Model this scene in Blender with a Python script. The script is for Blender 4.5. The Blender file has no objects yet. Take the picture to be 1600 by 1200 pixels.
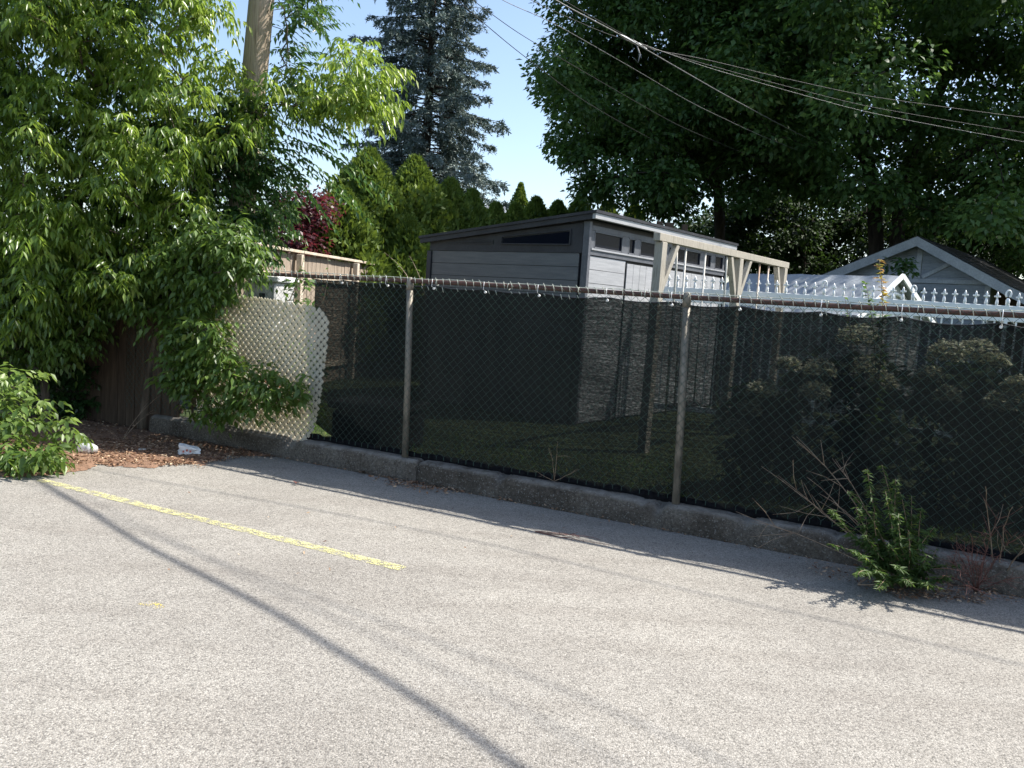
import bpy, math, random
import numpy as np
from mathutils import Vector, Matrix, noise as mnoise
R = math.radians
C = bpy.context.scene.collection
random.seed(7); rng = np.random.default_rng(7)

# ------------------------------------------------------------------ camera
EYE, FPX, PITCH, ROLL = 1.6, 1300.0, R(5.5), R(3.8)     # focal length in pixels of a 1600 wide picture
fw = np.array([0, math.cos(PITCH), -math.sin(PITCH)]); u0 = np.array([0, math.sin(PITCH), math.cos(PITCH)])
rt = math.cos(ROLL)*np.array([1., 0, 0]) + math.sin(ROLL)*u0
up = -math.sin(ROLL)*np.array([1., 0, 0]) + math.cos(ROLL)*u0
EYEP = np.array([0, 0, EYE])
cam = bpy.data.objects.new('camera', bpy.data.cameras.new('camera')); C.objects.link(cam)
cam.data.sensor_width = 36; cam.data.lens = 36*FPX/1600; cam.data.clip_end = 2000; cam.data.clip_start = .05
M = Matrix.Identity(4)
for i in range(3):
    M[i][0] = rt[i]; M[i][1] = up[i]; M[i][2] = -fw[i]; M[i][3] = EYEP[i]
cam.matrix_world = M
bpy.context.scene.camera = cam
def ray(x, y): return fw + (x-800)/FPX*rt - (y-600)/FPX*up
def P(x, y, Y): d = ray(x, y); return EYEP + d*Y/d[1]              # point seen there at distance Y
def G(x, y, z=0.): d = ray(x, y); return EYEP + d*(z-EYE)/d[2]      # point seen there at height z

# ------------------------------------------------------------------ world and sun
SUNV = Vector((1.232, .21, 1.66)).normalized()
elev = math.asin(SUNV.z); azim = math.atan2(SUNV.x, SUNV.y)
sc = bpy.context.scene
w = bpy.data.worlds.new('World'); sc.world = w; w.use_nodes = True
nt = w.node_tree; nt.nodes.clear()
sky = nt.nodes.new('ShaderNodeTexSky'); sky.sky_type = 'NISHITA'; sky.sun_disc = False
sky.sun_elevation = elev; sky.sun_rotation = azim; sky.air_density = 1.0; sky.dust_density = 1.3; sky.ozone_density = .35
bg = nt.nodes.new('ShaderNodeBackground'); bg.inputs['Strength'].default_value = .135
wo = nt.nodes.new('ShaderNodeOutputWorld')
nt.links.new(sky.outputs[0], bg.inputs[0]); nt.links.new(bg.outputs[0], wo.inputs[0])
sl = bpy.data.lights.new('sun', 'SUN'); sl.energy = 4.8; sl.angle = R(.53); sl.color = (1, .95, .87)
so = bpy.data.objects.new('sun', sl); C.objects.link(so)
so.rotation_euler = SUNV.to_track_quat('Z', 'Y').to_euler(); so.location = (5, 5, 20)
sc.view_settings.view_transform = 'Standard'; sc.view_settings.look = 'None'
sc.view_settings.exposure = .9; sc.view_settings.gamma = 1
sc.cycles.max_bounces = 8; sc.cycles.transparent_max_bounces = 16; sc.cycles.transmission_bounces = 4
sc.cycles.diffuse_bounces = 3; sc.cycles.glossy_bounces = 2; sc.cycles.caustics_reflective = False; sc.cycles.caustics_refractive = False
sc.cycles.sample_clamp_indirect = 6

# ------------------------------------------------------------------ materials
class N:
    def __init__(s, name):
        s.m = bpy.data.materials.new(name); s.m.use_nodes = True; s.t = s.m.node_tree; s.t.nodes.clear()
        s.out = s.n('OutputMaterial'); s.co = s.n('TexCoord')
    def n(s, kind, **kw):
        x = s.t.nodes.new('ShaderNode'+kind)
        for k, v in kw.items(): setattr(x, k, v)
        return x
    def l(s, a, b): s.t.links.new(a, b)
    def noise(s, scale, detail=4, rough=.55, stretch=None, src='Object'):
        v = s.co.outputs[src]
        if stretch:
            mp = s.n('Mapping'); mp.inputs['Scale'].default_value = stretch; s.l(v, mp.inputs[0]); v = mp.outputs[0]
        x = s.n('TexNoise'); x.inputs['Scale'].default_value = scale; x.inputs['Detail'].default_value = detail
        x.inputs['Roughness'].default_value = rough; s.l(v, x.inputs['Vector']); return x.outputs[0]
    def ramp(s, fac, stops):
        x = s.n('ValToRGB'); e = x.color_ramp.elements
        while len(e) < len(stops): e.new(.5)
        for i, (p, c) in enumerate(stops):
            e[i].position = p; e[i].color = (*c, 1) if len(c) == 3 else c
        s.l(fac, x.inputs[0]); return x.outputs[0]
    def mix(s, fac, a, b, mode='MIX'):
        x = s.n('Mix', data_type='RGBA', blend_type=mode)
        for v, i in ((fac, 0), (a, 6), (b, 7)):
            if hasattr(v, 'links'): s.l(v, x.inputs[i])
            else: x.inputs[i].default_value = v if i == 0 else (*v, 1)
        return x.outputs[2]
    def math(s, op, a, b):
        x = s.n('Math', operation=op)
        for v, i in ((a, 0), (b, 1)):
            if hasattr(v, 'links'): s.l(v, x.inputs[i])
            else: x.inputs[i].default_value = v
        return x.outputs[0]
    def bsdf(s, col, rough=.7, spec=.4, bump=None, bd=.01, bs=.5, metal=0):
        b = s.n('BsdfPrincipled')
        if hasattr(col, 'links'): s.l(col, b.inputs['Base Color'])
        else: b.inputs['Base Color'].default_value = (*col, 1)
        if hasattr(rough, 'links'): s.l(rough, b.inputs['Roughness'])
        else: b.inputs['Roughness'].default_value = rough
        b.inputs['Specular IOR Level'].default_value = spec; b.inputs['Metallic'].default_value = metal
        if bump is not None:
            x = s.n('Bump'); x.inputs['Distance'].default_value = bd; x.inputs['Strength'].default_value = bs
            s.l(bump, x.inputs['Height']); s.l(x.outputs[0], b.inputs['Normal'])
        return b
    def done(s, b): s.l(b.outputs[0], s.out.inputs[0]); return s.m
def vary(name, c1, c2, scale=8, rough=.75, bd=.004, stretch=None, c3=None, spec=.35, metal=0, fine=None):
    n = N(name); f = n.noise(scale, 6, .6, stretch)
    col = n.ramp(f, [(.35, c1), (.65, c2)] if c3 is None else [(.3, c1), (.5, c2), (.7, c3)])
    g = n.noise(fine or scale*6, 4, .7, stretch)
    col = n.mix(.35, col, n.ramp(g, [(.3, (.35, .35, .35)), (.7, (.9, .9, .9))]), 'OVERLAY')
    return n.done(n.bsdf(col, rough, spec, g, bd, .6, metal))
def leafmat(name, stops, trans=(.25, .42, .06), tf=.35, rough=.42, spec=.5):
    n = N(name); a = n.n('Attribute', attribute_name='rnd')
    col = n.ramp(a.outputs['Fac'], stops)
    b = n.bsdf(col, rough, spec)
    t = n.n('BsdfTranslucent'); tc = n.mix(.55, col, trans); n.l(tc, t.inputs[0])
    m = n.n('MixShader'); m.inputs[0].default_value = tf; n.l(b.outputs[0], m.inputs[1]); n.l(t.outputs[0], m.inputs[2])
    return n.done(m)

# asphalt: light aggregate in a weathered binder
n = N('weathered asphalt')
v1 = n.n('TexVoronoi'); v1.inputs['Scale'].default_value = 135; n.l(n.co.outputs['Object'], v1.inputs['Vector'])
v2 = n.n('TexVoronoi'); v2.inputs['Scale'].default_value = 290; n.l(n.co.outputs['Object'], v2.inputs['Vector'])
sep = n.n('SeparateColor'); n.l(v1.outputs['Color'], sep.inputs[0])
sep2 = n.n('SeparateColor'); n.l(v2.outputs['Color'], sep2.inputs[0])
c1 = n.ramp(sep.outputs[0], [(.0, (.08, .076, .07)), (.16, (.18, .17, .155)), (.3, (.33, .315, .285)), (.7, (.41, .392, .355)), (.95, (.58, .555, .505))])
c2 = n.ramp(sep2.outputs[1], [(.1, (.14, .133, .122)), (.35, (.32, .306, .278)), (.9, (.48, .458, .415))])
c = n.mix(.5, c1, c2)
gap = n.ramp(v1.outputs['Distance'], [(.25, (1, 1, 1)), (.75, (.66, .65, .64))])
c = n.mix(.75, c, gap, 'MULTIPLY')
c = n.mix(.9, c, n.ramp(n.noise(.55, 5, .6), [(.3, (.80, .79, .78)), (.7, (1.0, .99, .97))]), 'MULTIPLY')
mp = n.n('Mapping'); mp.inputs['Rotation'].default_value = (0, 0, R(28)); mp.inputs['Scale'].default_value = (.35, 3.2, 1); n.l(n.co.outputs['Object'], mp.inputs[0])
tx = n.n('TexNoise'); tx.inputs['Scale'].default_value = 1.1; tx.inputs['Detail'].default_value = 4; n.l(mp.outputs[0], tx.inputs['Vector'])   # worn wheel tracks
c = n.mix(.8, c, n.ramp(tx.outputs[0], [(.32, (.86, .85, .845)), (.55, (1, 1, 1))]), 'MULTIPLY')
c = n.mix(.6, c, n.ramp(n.noise(6, 6, .7), [(.3, (.80, .79, .78)), (.6, (1, 1, 1))]), 'MULTIPLY')
c = n.mix(1, c, n.ramp(n.noise(1.7, 9, .8), [(.27, (.58, .57, .57)), (.36, (1, 1, 1))]), 'MULTIPLY')
M_asph = n.done(n.bsdf(c, .85, .3, v1.outputs['Distance'], -.004, .7))
def paintmat(name, col, wear):
    n = N(name)
    v = n.n('TexVoronoi'); v.inputs['Scale'].default_value = 130; n.l(n.co.outputs['Object'], v.inputs['Vector'])
    nz = n.noise(14, 6, .7)
    col = n.mix(.7, col, n.ramp(v.outputs['Distance'], [(.3, (1, 1, 1)), (.8, (.75, .7, .6))]), 'MULTIPLY')
    b = n.bsdf(col, .7, .3, v.outputs['Distance'], -.003, .5)
    s2 = n.math('ADD', n.math('MULTIPLY', v.outputs['Distance'], .45), nz)
    f = n.ramp(s2, [(wear, (1, 1, 1)), (wear+.08, (0, 0, 0))])
    t = n.n('BsdfTransparent'); m = n.n('MixShader'); n.l(f, m.inputs[0]); n.l(t.outputs[0], m.inputs[1]); n.l(b.outputs[0], m.inputs[2])
    return n.done(m)
M_yellow = paintmat('worn yellow paint', (.62, .59, .29), .68)
M_yellow2 = paintmat('faded yellow spray', (.74, .58, .10), .60)
n = N('stained kerb concrete')
f = n.noise(2.2, 9, .75); g = n.noise(45, 6, .8)
c = n.ramp(f, [(.3, (.060, .050, .040)), (.5, (.115, .098, .080)), (.68, (.17, .152, .128)), (.78, (.26, .24, .21))])
c = n.mix(.85, c, n.ramp(g, [(.32, (.18, .17, .16)), (.5, (.5, .5, .5)), (.68, (.86, .85, .82))]), 'OVERLAY')
v = n.n('TexVoronoi'); v.inputs['Scale'].default_value = 120; n.l(n.co.outputs['Object'], v.inputs['Vector'])
sc_ = n.n('SeparateColor'); n.l(v.outputs['Color'], sc_.inputs[0])
c = n.mix(n.ramp(sc_.outputs[0], [(.92, (0, 0, 0)), (.95, (.7, .7, .7))]), c, (.26, .245, .215))
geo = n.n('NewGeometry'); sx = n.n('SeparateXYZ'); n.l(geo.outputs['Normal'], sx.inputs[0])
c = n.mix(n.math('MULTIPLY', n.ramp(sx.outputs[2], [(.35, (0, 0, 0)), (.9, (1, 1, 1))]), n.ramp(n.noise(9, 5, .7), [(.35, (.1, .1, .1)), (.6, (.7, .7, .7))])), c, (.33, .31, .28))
hh = n.math('ADD', g, n.math('MULTIPLY', v.outputs['Distance'], .5))
M_kerb = n.done(n.bsdf(c, .95, .15, hh, .012, .9))
M_lawn = vary('lawn', (.015, .028, .007), (.032, .050, .010), 3, .9, .02, c3=(.05, .056, .02), fine=60)
M_soil = vary('leaf mould soil', (.045, .03, .02), (.09, .06, .04), 9, .95, .02)
M_mulch = vary('rotted leaf mulch', (.07, .038, .026), (.24, .145, .095), 38, .95, .012, c3=(.13, .075, .05), fine=110)
M_rail = vary('rusty brown rail', (.045, .024, .019), (.085, .042, .032), 30, .6, .001, c3=(.032, .020, .017))
M_post = vary('weathered galvanised post', (.11, .10, .08), (.22, .20, .165), 14, .6, .001, c3=(.15, .135, .11), metal=.35, stretch=(1, 1, .3))
n = N('green vinyl coated wire'); M_wire = n.done(n.bsdf(n.ramp(n.noise(20, 3), [(.35, (.012, .034, .028)), (.65, (.028, .072, .055))]), .38, .5))
n = N('pale tie and sunlit wire'); M_wire2 = n.done(n.bsdf(n.ramp(n.noise(25, 3), [(.35, (.22, .26, .22)), (.65, (.50, .50, .43))]), .4, .5))  # pale ties, and green wire ends with the sun on them painted in
# privacy cloth: a knitted net, its gaps let the yard through
n = N('black green shade cloth')
uv = n.co.outputs['UV']
def nz(scale, st, detail=2, rough=.5):
    mp = n.n('Mapping'); mp.inputs['Scale'].default_value = st; n.l(uv, mp.inputs[0])
    x = n.n('TexNoise'); x.inputs['Scale'].default_value = scale; x.inputs['Detail'].default_value = detail
    x.inputs['Roughness'].default_value = rough; n.l(mp.outputs[0], x.inputs['Vector']); return x.outputs[0]
weave = n.ramp(nz(1, (34, 85, 1), 2, .9), [(.46, (.16, .16, .16)), (.64, (1, 1, 1))])
streak = n.ramp(nz(1, (3, 60, 1), 5, .7), [(.36, (.18, .18, .18)), (.68, (1, 1, 1))])
patch = n.ramp(nz(1, (1.6, 2.6, 1), 4, .6), [(.33, (.35, .35, .35)), (.66, (1, 1, 1))])
tr = n.math('MULTIPLY', n.math('MULTIPLY', weave, streak), patch)
tr = n.math('ADD', n.math('MULTIPLY', tr, .36), .005)
geo = n.n('NewGeometry'); dt = n.n('VectorMath', operation='DOT_PRODUCT'); n.l(geo.outputs['Incoming'], dt.inputs[0]); n.l(geo.outputs['Normal'], dt.inputs[1])
tr = n.math('MULTIPLY', tr, n.ramp(n.math('ABSOLUTE', dt.outputs['Value'], 0), [(.42, (.12, .12, .12)), (.72, (1, 1, 1))]))   # the knit is thick: slanting light is caught by its threads
n.m['weave'] = 1
b = n.bsdf(n.ramp(nz(1, (90, 200, 1), 2), [(.35, (.006, .007, .007)), (.7, (.022, .025, .025))]), .85, .1)
tl = n.n('BsdfTranslucent'); tl.inputs[0].default_value = (.008, .010, .010, 1)
ms = n.n('MixShader'); ms.inputs[0].default_value = .35; n.l(b.outputs[0], ms.inputs[1]); n.l(tl.outputs[0], ms.inputs[2])
t = n.n('BsdfTransparent'); t.inputs[0].default_value = (.93, .96, .93, 1)
m = n.n('MixShader'); n.l(tr, m.inputs[0]); n.l(ms.outputs[0], m.inputs[1]); n.l(t.outputs[0], m.inputs[2])
M_cloth = n.done(m)
n = N('white vinyl lattice'); b = n.bsdf(n.ramp(n.noise(12, 5), [(.35, (.68, .65, .56)), (.65, (.84, .81, .73))]), .45, .4)
t = n.n('BsdfTranslucent'); t.inputs[0].default_value = (.86, .80, .64, 1)
m = n.n('MixShader'); m.inputs[0].default_value = .45; n.l(b.outputs[0], m.inputs[1]); n.l(t.outputs[0], m.inputs[2]); M_latt = n.done(m)
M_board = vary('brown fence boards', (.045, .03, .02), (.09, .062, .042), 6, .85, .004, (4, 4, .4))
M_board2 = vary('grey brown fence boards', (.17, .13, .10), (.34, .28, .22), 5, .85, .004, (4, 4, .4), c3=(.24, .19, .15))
M_rough = vary('sun bleached rail wood', (.42, .34, .26), (.60, .52, .42), 6, .8, .003)
M_cedar = vary('weathered grey cedar', (.20, .18, .145), (.36, .33, .28), 9, .8, .003, (5, 5, .5), c3=(.28, .25, .205))
M_pole = vary('weathered pole wood', (.20, .155, .11), (.42, .34, .26), 7, .9, .012, (7, 7, .25), c3=(.30, .23, .17))
M_bark = vary('brown bark', (.06, .045, .032), (.14, .11, .08), 8, .95, .02, (3, 3, .5))
M_barkd = vary('dark bark', (.025, .02, .016), (.065, .052, .042), 4, .95, .03, (3, 3, .5))
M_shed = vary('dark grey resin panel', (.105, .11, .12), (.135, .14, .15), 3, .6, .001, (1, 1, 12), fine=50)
M_shed_sunlit = vary('sunlit grey resin panel', (.30, .305, .32), (.38, .385, .40), 3, .6, .001, (1, 1, 12), fine=50)  # same resin as the dark panel, sunlight on the front put into its colour
M_shed2 = vary('charcoal resin trim', (.024, .025, .031), (.038, .040, .048), 5, .55, .001)
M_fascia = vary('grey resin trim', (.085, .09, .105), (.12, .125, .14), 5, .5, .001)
n = N('dark window glass'); M_glass = n.done(n.bsdf((.006, .008, .016), .2, .06))
M_white = vary('white painted metal', (.80, .81, .81), (.88, .88, .87), 8, .4, .0005)
M_gar = vary('blue grey painted siding', (.22, .245, .29), (.29, .315, .36), 5, .7, .002, (1, 1, 6))
M_trim = vary('light grey painted trim', (.32, .34, .38), (.40, .42, .46), 5, .6, .001)
M_shing = vary('dark roof shingles', (.03, .03, .035), (.075, .072, .075), 22, .9, .01)
M_tarp = vary('pale grey roof sheet', (.24, .265, .29), (.36, .38, .40), 2.5, .45, .01)
M_cable = vary('black cable sheath', (.012, .012, .013), (.03, .03, .03), 20, .5, .0005)
M_cable2 = vary('weathered aluminium cable', (.10, .10, .10), (.22, .22, .22), 20, .5, .0005, metal=.4)
M_rock = vary('pale limestone', (.36, .34, .31), (.62, .60, .57), 9, .9, .01)
M_black = vary('black plastic', (.012, .012, .014), (.025, .025, .03), 8, .4, .001)
M_mblack = vary('matte black cloth', (.006, .006, .007), (.014, .014, .016), 30, 1, .004, spec=.05)
M_greyp = vary('pale grey plastic', (.38, .38, .38), (.52, .52, .5), 8, .5, .001)
M_paper = vary('dirty white paper', (.62, .60, .57), (.84, .83, .80), 14, .8, .003)
M_redp = vary('faded red print', (.42, .12, .09), (.55, .2, .15), 14, .8, .003)
M_twig = vary('dry twig bark', (.16, .11, .075), (.34, .26, .19), 20, .9, .001)
M_redtwig = vary('reddish dead stems', (.10, .045, .04), (.19, .09, .07), 20, .9, .001)
M_rope = vary('pale rope', (.50, .47, .42), (.66, .63, .57), 30, .8, .001)
M_rust = vary('rust streaked hanger', (.40, .22, .13), (.62, .56, .48), 3, .6, .001)
n = N('clear plastic'); b = n.bsdf((.85, .88, .9), .15, .5); t = n.n('BsdfTransparent'); m = n.n('MixShader'); m.inputs[0].default_value = .45
n.l(b.outputs[0], m.inputs[1]); n.l(t.outputs[0], m.inputs[2]); M_clear = n.done(m)
GR = [(.0, (.045, .090, .020)), (.45, (.125, .205, .032)), (.8, (.20, .285, .050)), (1, (.32, .38, .09))]
L_elder = leafmat('yellow green ash leaves', GR, (.47, .65, .08), .46, .33, .6)
L_dark = leafmat('deep green compound leaves', [(0, (.022, .055, .016)), (.5, (.04, .095, .028)), (1, (.08, .15, .04))], (.2, .38, .06), .3, .35, .5)
L_bush = leafmat('mid green elder leaves', [(0, (.050, .095, .020)), (.6, (.105, .175, .036)), (1, (.18, .25, .06))], (.32, .5, .07), .35, .42, .5)
L_maple = leafmat('dark maple leaves', [(0, (.030, .062, .022)), (.6, (.064, .128, .038)), (.93, (.11, .18, .05)), (1, (.16, .20, .06))], (.24, .42, .06), .33, .5, .35)
L_spruce = leafmat('blue grey spruce needles', [(0, (.08, .115, .108)), (.6, (.18, .235, .22)), (1, (.33, .385, .36))], (.08, .14, .1), .08, .6, .3)
L_arbor = leafmat('yellow green cedar sprays', [(0, (.045, .085, .016)), (.6, (.115, .175, .030)), (1, (.20, .25, .05))], (.3, .42, .05), .25, .6, .3)
L_red = leafmat('dark red leaves', [(0, (.035, .010, .014)), (.6, (.075, .018, .026)), (1, (.14, .045, .045))], (.35, .05, .07), .3, .4, .5)
L_weed = leafmat('bright weed leaves', [(0, (.045, .095, .022)), (.7, (.085, .16, .035)), (.97, (.12, .2, .045)), (1, (.5, .45, .06))], (.3, .5, .08), .35, .5, .4)
L_kweed = leafmat('dull green weed leaves', [(0, (.036, .072, .020)), (.7, (.075, .13, .034)), (.985, (.09, .145, .04)), (1, (.42, .40, .07))], (.22, .36, .06), .3, .55, .3)
L_hyd = leafmat('dark hydrangea leaves', [(0, (.015, .032, .012)), (1, (.04, .075, .025))], (.1, .2, .03), .15, .7, .15)
L_under = leafmat('shaded understorey leaves', [(0, (.015, .034, .012)), (1, (.045, .085, .024))], (.12, .22, .04), .2, .6, .2)
L_litter = leafmat('dry fallen leaves', [(0, (.09, .045, .03)), (.4, (.22, .12, .07)), (.75, (.38, .24, .15)), (1, (.58, .44, .30))], (.3, .2, .1), .1, .8, .2)
L_bloom = leafmat('cream hydrangea petals', [(0, (.70, .72, .50)), (1, (.88, .87, .78))], (.9, .9, .7), .55, .6, .2)
L_orange = leafmat('orange petals', [(0, (.75, .16, .05)), (1, (.85, .34, .16))], (.9, .3, .1), .4, .6, .2)
L_newleaf = leafmat('reddish new leaves', [(0, (.42, .16, .08)), (.5, (.35, .30, .07)), (1, (.22, .30, .06))], (.6, .4, .1), .4, .5, .3)

# ------------------------------------------------------------------ object helpers
def mesh_obj(name, me, mat, parent=None):
    o = bpy.data.objects.new(name, me); C.objects.link(o)
    if mat is not None: me.materials.append(mat)
    if parent is not None: o.parent = parent
    return o
def tag(o, label=None, cat=None, group=None, kind=None):
    if label: o['label'] = label
    if cat: o['category'] = cat
    if group: o['group'] = group
    if kind: o['kind'] = kind
    return o
def thing(name, label, cat, group=None, loc=(0, 0, 0)):
    o = bpy.data.objects.new(name, None); C.objects.link(o); o.location = [float(v) for v in loc]; o.empty_display_size = .1
    return tag(o, label, cat, group)
class MB:                                                        # collects shapes (world coordinates), built as ONE mesh
    def __init__(s): s.v = []; s.f = []; s.sm = []
    def add(s, v, f, smooth=False):
        b = len(s.v); s.v += [tuple(float(c) for c in p) for p in v]; s.f += [tuple(b+i for i in q) for q in f]; s.sm += [smooth]*len(f)
    def obox(s, c, ax, ay, az, bev=0):                           # centre and three half axes, edges chamfered
        c, ax, ay, az = (np.array(t, float) for t in (c, ax, ay, az))
        if not bev:
            v = [c+i*ax+j*ay+k*az for k in (-1, 1) for j in (-1, 1) for i in (-1, 1)]
            s.add(v, [(0, 2, 3, 1), (4, 5, 7, 6), (0, 1, 5, 4), (2, 6, 7, 3), (0, 4, 6, 2), (1, 3, 7, 5)]); return
        L = [np.linalg.norm(t) for t in (ax, ay, az)]; b = [min(.45, bev/l) for l in L]; A = (ax, ay, az); v = []; idx = {}
        for sg in [(i, j, k) for i in (-1, 1) for j in (-1, 1) for k in (-1, 1)]:
            for a in range(3):
                p = c.copy()
                for t in range(3): p = p + A[t]*sg[t]*(1 if t == a else 1-b[t])
                idx[(sg, a)] = len(v); v.append(p)
        F = []
        for a in range(3):
            o1, o2 = (a+1) % 3, (a+2) % 3
            for sa in (-1, 1):
                q = []
                for s1, s2 in ((-1, -1), (1, -1), (1, 1), (-1, 1)):
                    g = [0]*3; g[a] = sa; g[o1] = s1; g[o2] = s2; q.append(idx[(tuple(g), a)])
                F.append(tuple(q if sa > 0 else q[::-1]))
            for s1 in (-1, 1):
                for s2 in (-1, 1):
                    g = [0]*3; g[o1] = s1; g[o2] = s2
                    g0 = list(g); g0[a] = -1; g1 = list(g); g1[a] = 1; g0, g1 = tuple(g0), tuple(g1)
                    q = (idx[(g0, o1)], idx[(g1, o1)], idx[(g1, o2)], idx[(g0, o2)])
                    F.append(q if s1*s2 > 0 else q[::-1])
        for sg in [(i, j, k) for i in (-1, 1) for j in (-1, 1) for k in (-1, 1)]:
            q = (idx[(sg, 0)], idx[(sg, 1)], idx[(sg, 2)]); F.append(q if sg[0]*sg[1]*sg[2] > 0 else q[::-1])
        s.add(v, F)
    def beam(s, a, b, w, t, side=None, bev=.004):                # bar from a to b; w along side, t across
        a = np.array(a, float); b = np.array(b, float); d = b-a; L = np.linalg.norm(d); d = d/L
        sd = np.array(side if side is not None else ((0, 0, 1) if abs(d[2]) < .9 else (1, 0, 0)), float)
        sd = sd-d*(sd@d); sd /= np.linalg.norm(sd); o = np.cross(d, sd)
        s.obox((a+b)/2, d*L/2, sd*w/2, o*t/2, bev)
    def tube(s, pts, r, k=6, cap=True, smooth=True):
        pts = np.array(pts, float); n = len(pts); r = np.full(n, r) if np.isscalar(r) else np.array(r)
        T = np.gradient(pts, axis=0); T /= np.maximum(np.linalg.norm(T, axis=1), 1e-9)[:, None]
        ref = np.array([0, 0, 1.]) if abs(T[0][2]) < .9 else np.array([1., 0, 0]); v = []
        for i in range(n):
            ref = ref-T[i]*(ref@T[i]); ref /= max(np.linalg.norm(ref), 1e-9); o = np.cross(T[i], ref)
            for j in range(k):
                a = 2*math.pi*j/k; v.append(pts[i]+r[i]*(math.cos(a)*ref+math.sin(a)*o))
        f = [(i*k+j, i*k+(j+1) % k, (i+1)*k+(j+1) % k, (i+1)*k+j) for i in range(n-1) for j in range(k)]
        if cap: f += [tuple(range(k))[::-1], tuple((n-1)*k+j for j in range(k))]
        s.add(v, f, smooth)
    def build(s, name, mat, parent=None):
        me = bpy.data.meshes.new(name)
        v = np.array(s.v) if s.v else np.zeros((0, 3))
        off = np.zeros(3)
        if parent is None and len(v): off = np.array([v[:, 0].mean(), v[:, 1].mean(), v[:, 2].min()])
        elif parent is not None:
            q = parent
            while q is not None: off = off+np.array(q.location); q = q.parent
        me.from_pydata([tuple(p) for p in (v-off)], [], s.f); me.polygons.foreach_set('use_smooth', s.sm); me.update()
        o = mesh_obj(name, me, mat, parent)
        if parent is None: o.location = off
        return o
def fastmesh(name, V, F, rnd, mat, parent=None, off=None):       # V (n,3), F (m,k) arrays; rnd per vertex
    V = np.asarray(V, dtype=np.float64)
    if off is None:
        off = np.zeros(3)
        if parent is None: off = np.array([V[:, 0].mean(), V[:, 1].mean(), V[:, 2].min()])
        else:
            q = parent
            while q is not None: off = off+np.array(q.location); q = q.parent
    me = bpy.data.meshes.new(name); m, k = F.shape
    me.vertices.add(len(V)); me.vertices.foreach_set('co', (V-off).astype(np.float32).ravel())
    me.loops.add(m*k); me.loops.foreach_set('vertex_index', F.astype(np.int32).ravel())
    me.polygons.add(m); me.polygons.foreach_set('loop_start', np.arange(0, m*k, k, dtype=np.int32))
    me.update(calc_edges=True)
    at = me.attributes.new('rnd', 'FLOAT', 'POINT'); at.data.foreach_set('value', np.asarray(rnd, dtype=np.float32))
    o = mesh_obj(name, me, mat, parent)
    if parent is None: o.location = off
    return o
def unit(a): return a/np.maximum(np.linalg.norm(a, axis=-1, keepdims=True), 1e-9)
class Leaves:
    # five point folded leaf with a drooping tip, or a plain folded quad
    T5 = np.array([(0, 0, 0), (.38, -.5, 0), (.38, .5, 0), (.42, 0, -.10), (1, 0, -.22)]); F5 = np.array([(0, 3, 2), (0, 1, 3), (3, 4, 2), (3, 1, 4)])
    T4 = np.array([(0, 0, 0), (.45, -.5, .06), (1, 0, -.12), (.45, .5, .06)]); F4 = np.array([(0, 1, 2, 3)])
    def __init__(s, quad=False): s.T, s.F = (s.T4, s.F4) if quad else (s.T5, s.F5); s.V = []; s.r = []
    def add(s, base, d, nrm, L, W, rnd=None):
        N_ = len(base); d = unit(d); sd = unit(np.cross(nrm, d)); nn = np.cross(d, sd)
        L = np.broadcast_to(L, N_); W = np.broadcast_to(W, N_)
        V = (base[:, None] + s.T[None, :, 0, None]*(d*L[:, None])[:, None] + s.T[None, :, 1, None]*(sd*W[:, None])[:, None]
             + s.T[None, :, 2, None]*(nn*L[:, None])[:, None])
        s.V.append(V.reshape(-1, 3)); r = rng.random(N_) if rnd is None else rnd
        s.r.append(np.repeat(np.clip(r, 0, 1), len(s.T)))
    def build(s, name, mat, parent=None):
        V = np.concatenate(s.V); k = len(s.T); n_ = len(V)//k
        F = (s.F[None]+(np.arange(n_)*k)[:, None, None]).reshape(-1, s.F.shape[1])
        return fastmesh(name, V, F, np.concatenate(s.r), mat, parent)
def compound(lv, base, d, L, pairs, ll, lw, droop=.35, tone=0., sidew=.9, hang=.45, jit=.18):
    # pinnate leaves: base (N,3), axis d (N,3); leaflets in pairs along a drooping rachis and one at the tip
    N_ = len(base); d = unit(d); L = np.broadcast_to(L, N_)[:, None]
    side = unit(np.cross(d, np.array([0, 0, 1.])+.25*rng.normal(size=(N_, 3)))); dn = np.array([0, 0, -1.])
    own = np.clip(rng.normal(.5+tone, .2, N_), 0, 1)
    for j in range(pairs+1):
        t = (j+.6)/(pairs+.6)
        pos = base+d*L*t+dn*(droop*L*t*t)
        ax = unit(d+dn*droop*2*t)
        for sg in ((-1, 1) if j < pairs else (0,)):
            ld = unit(ax*(.55 if sg else 1)+side*sg*sidew+dn*hang+rng.normal(size=(N_, 3))*jit)
            nr = unit(np.cross(ld, np.cross(np.array([0, 0, 1.]), ld)+1e-6)*-1+rng.normal(size=(N_, 3))*.35)
            nr = unit(np.array([0, 0, 1.])+side*sg*.3+rng.normal(size=(N_, 3))*.35)
            sc_ = (1-.25*abs(t-.5)*2)*rng.uniform(.6, 1.3, N_)
            lv.add(pos, ld, nr, ll*sc_, lw*sc_, own+rng.normal(0, .08, N_))
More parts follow.
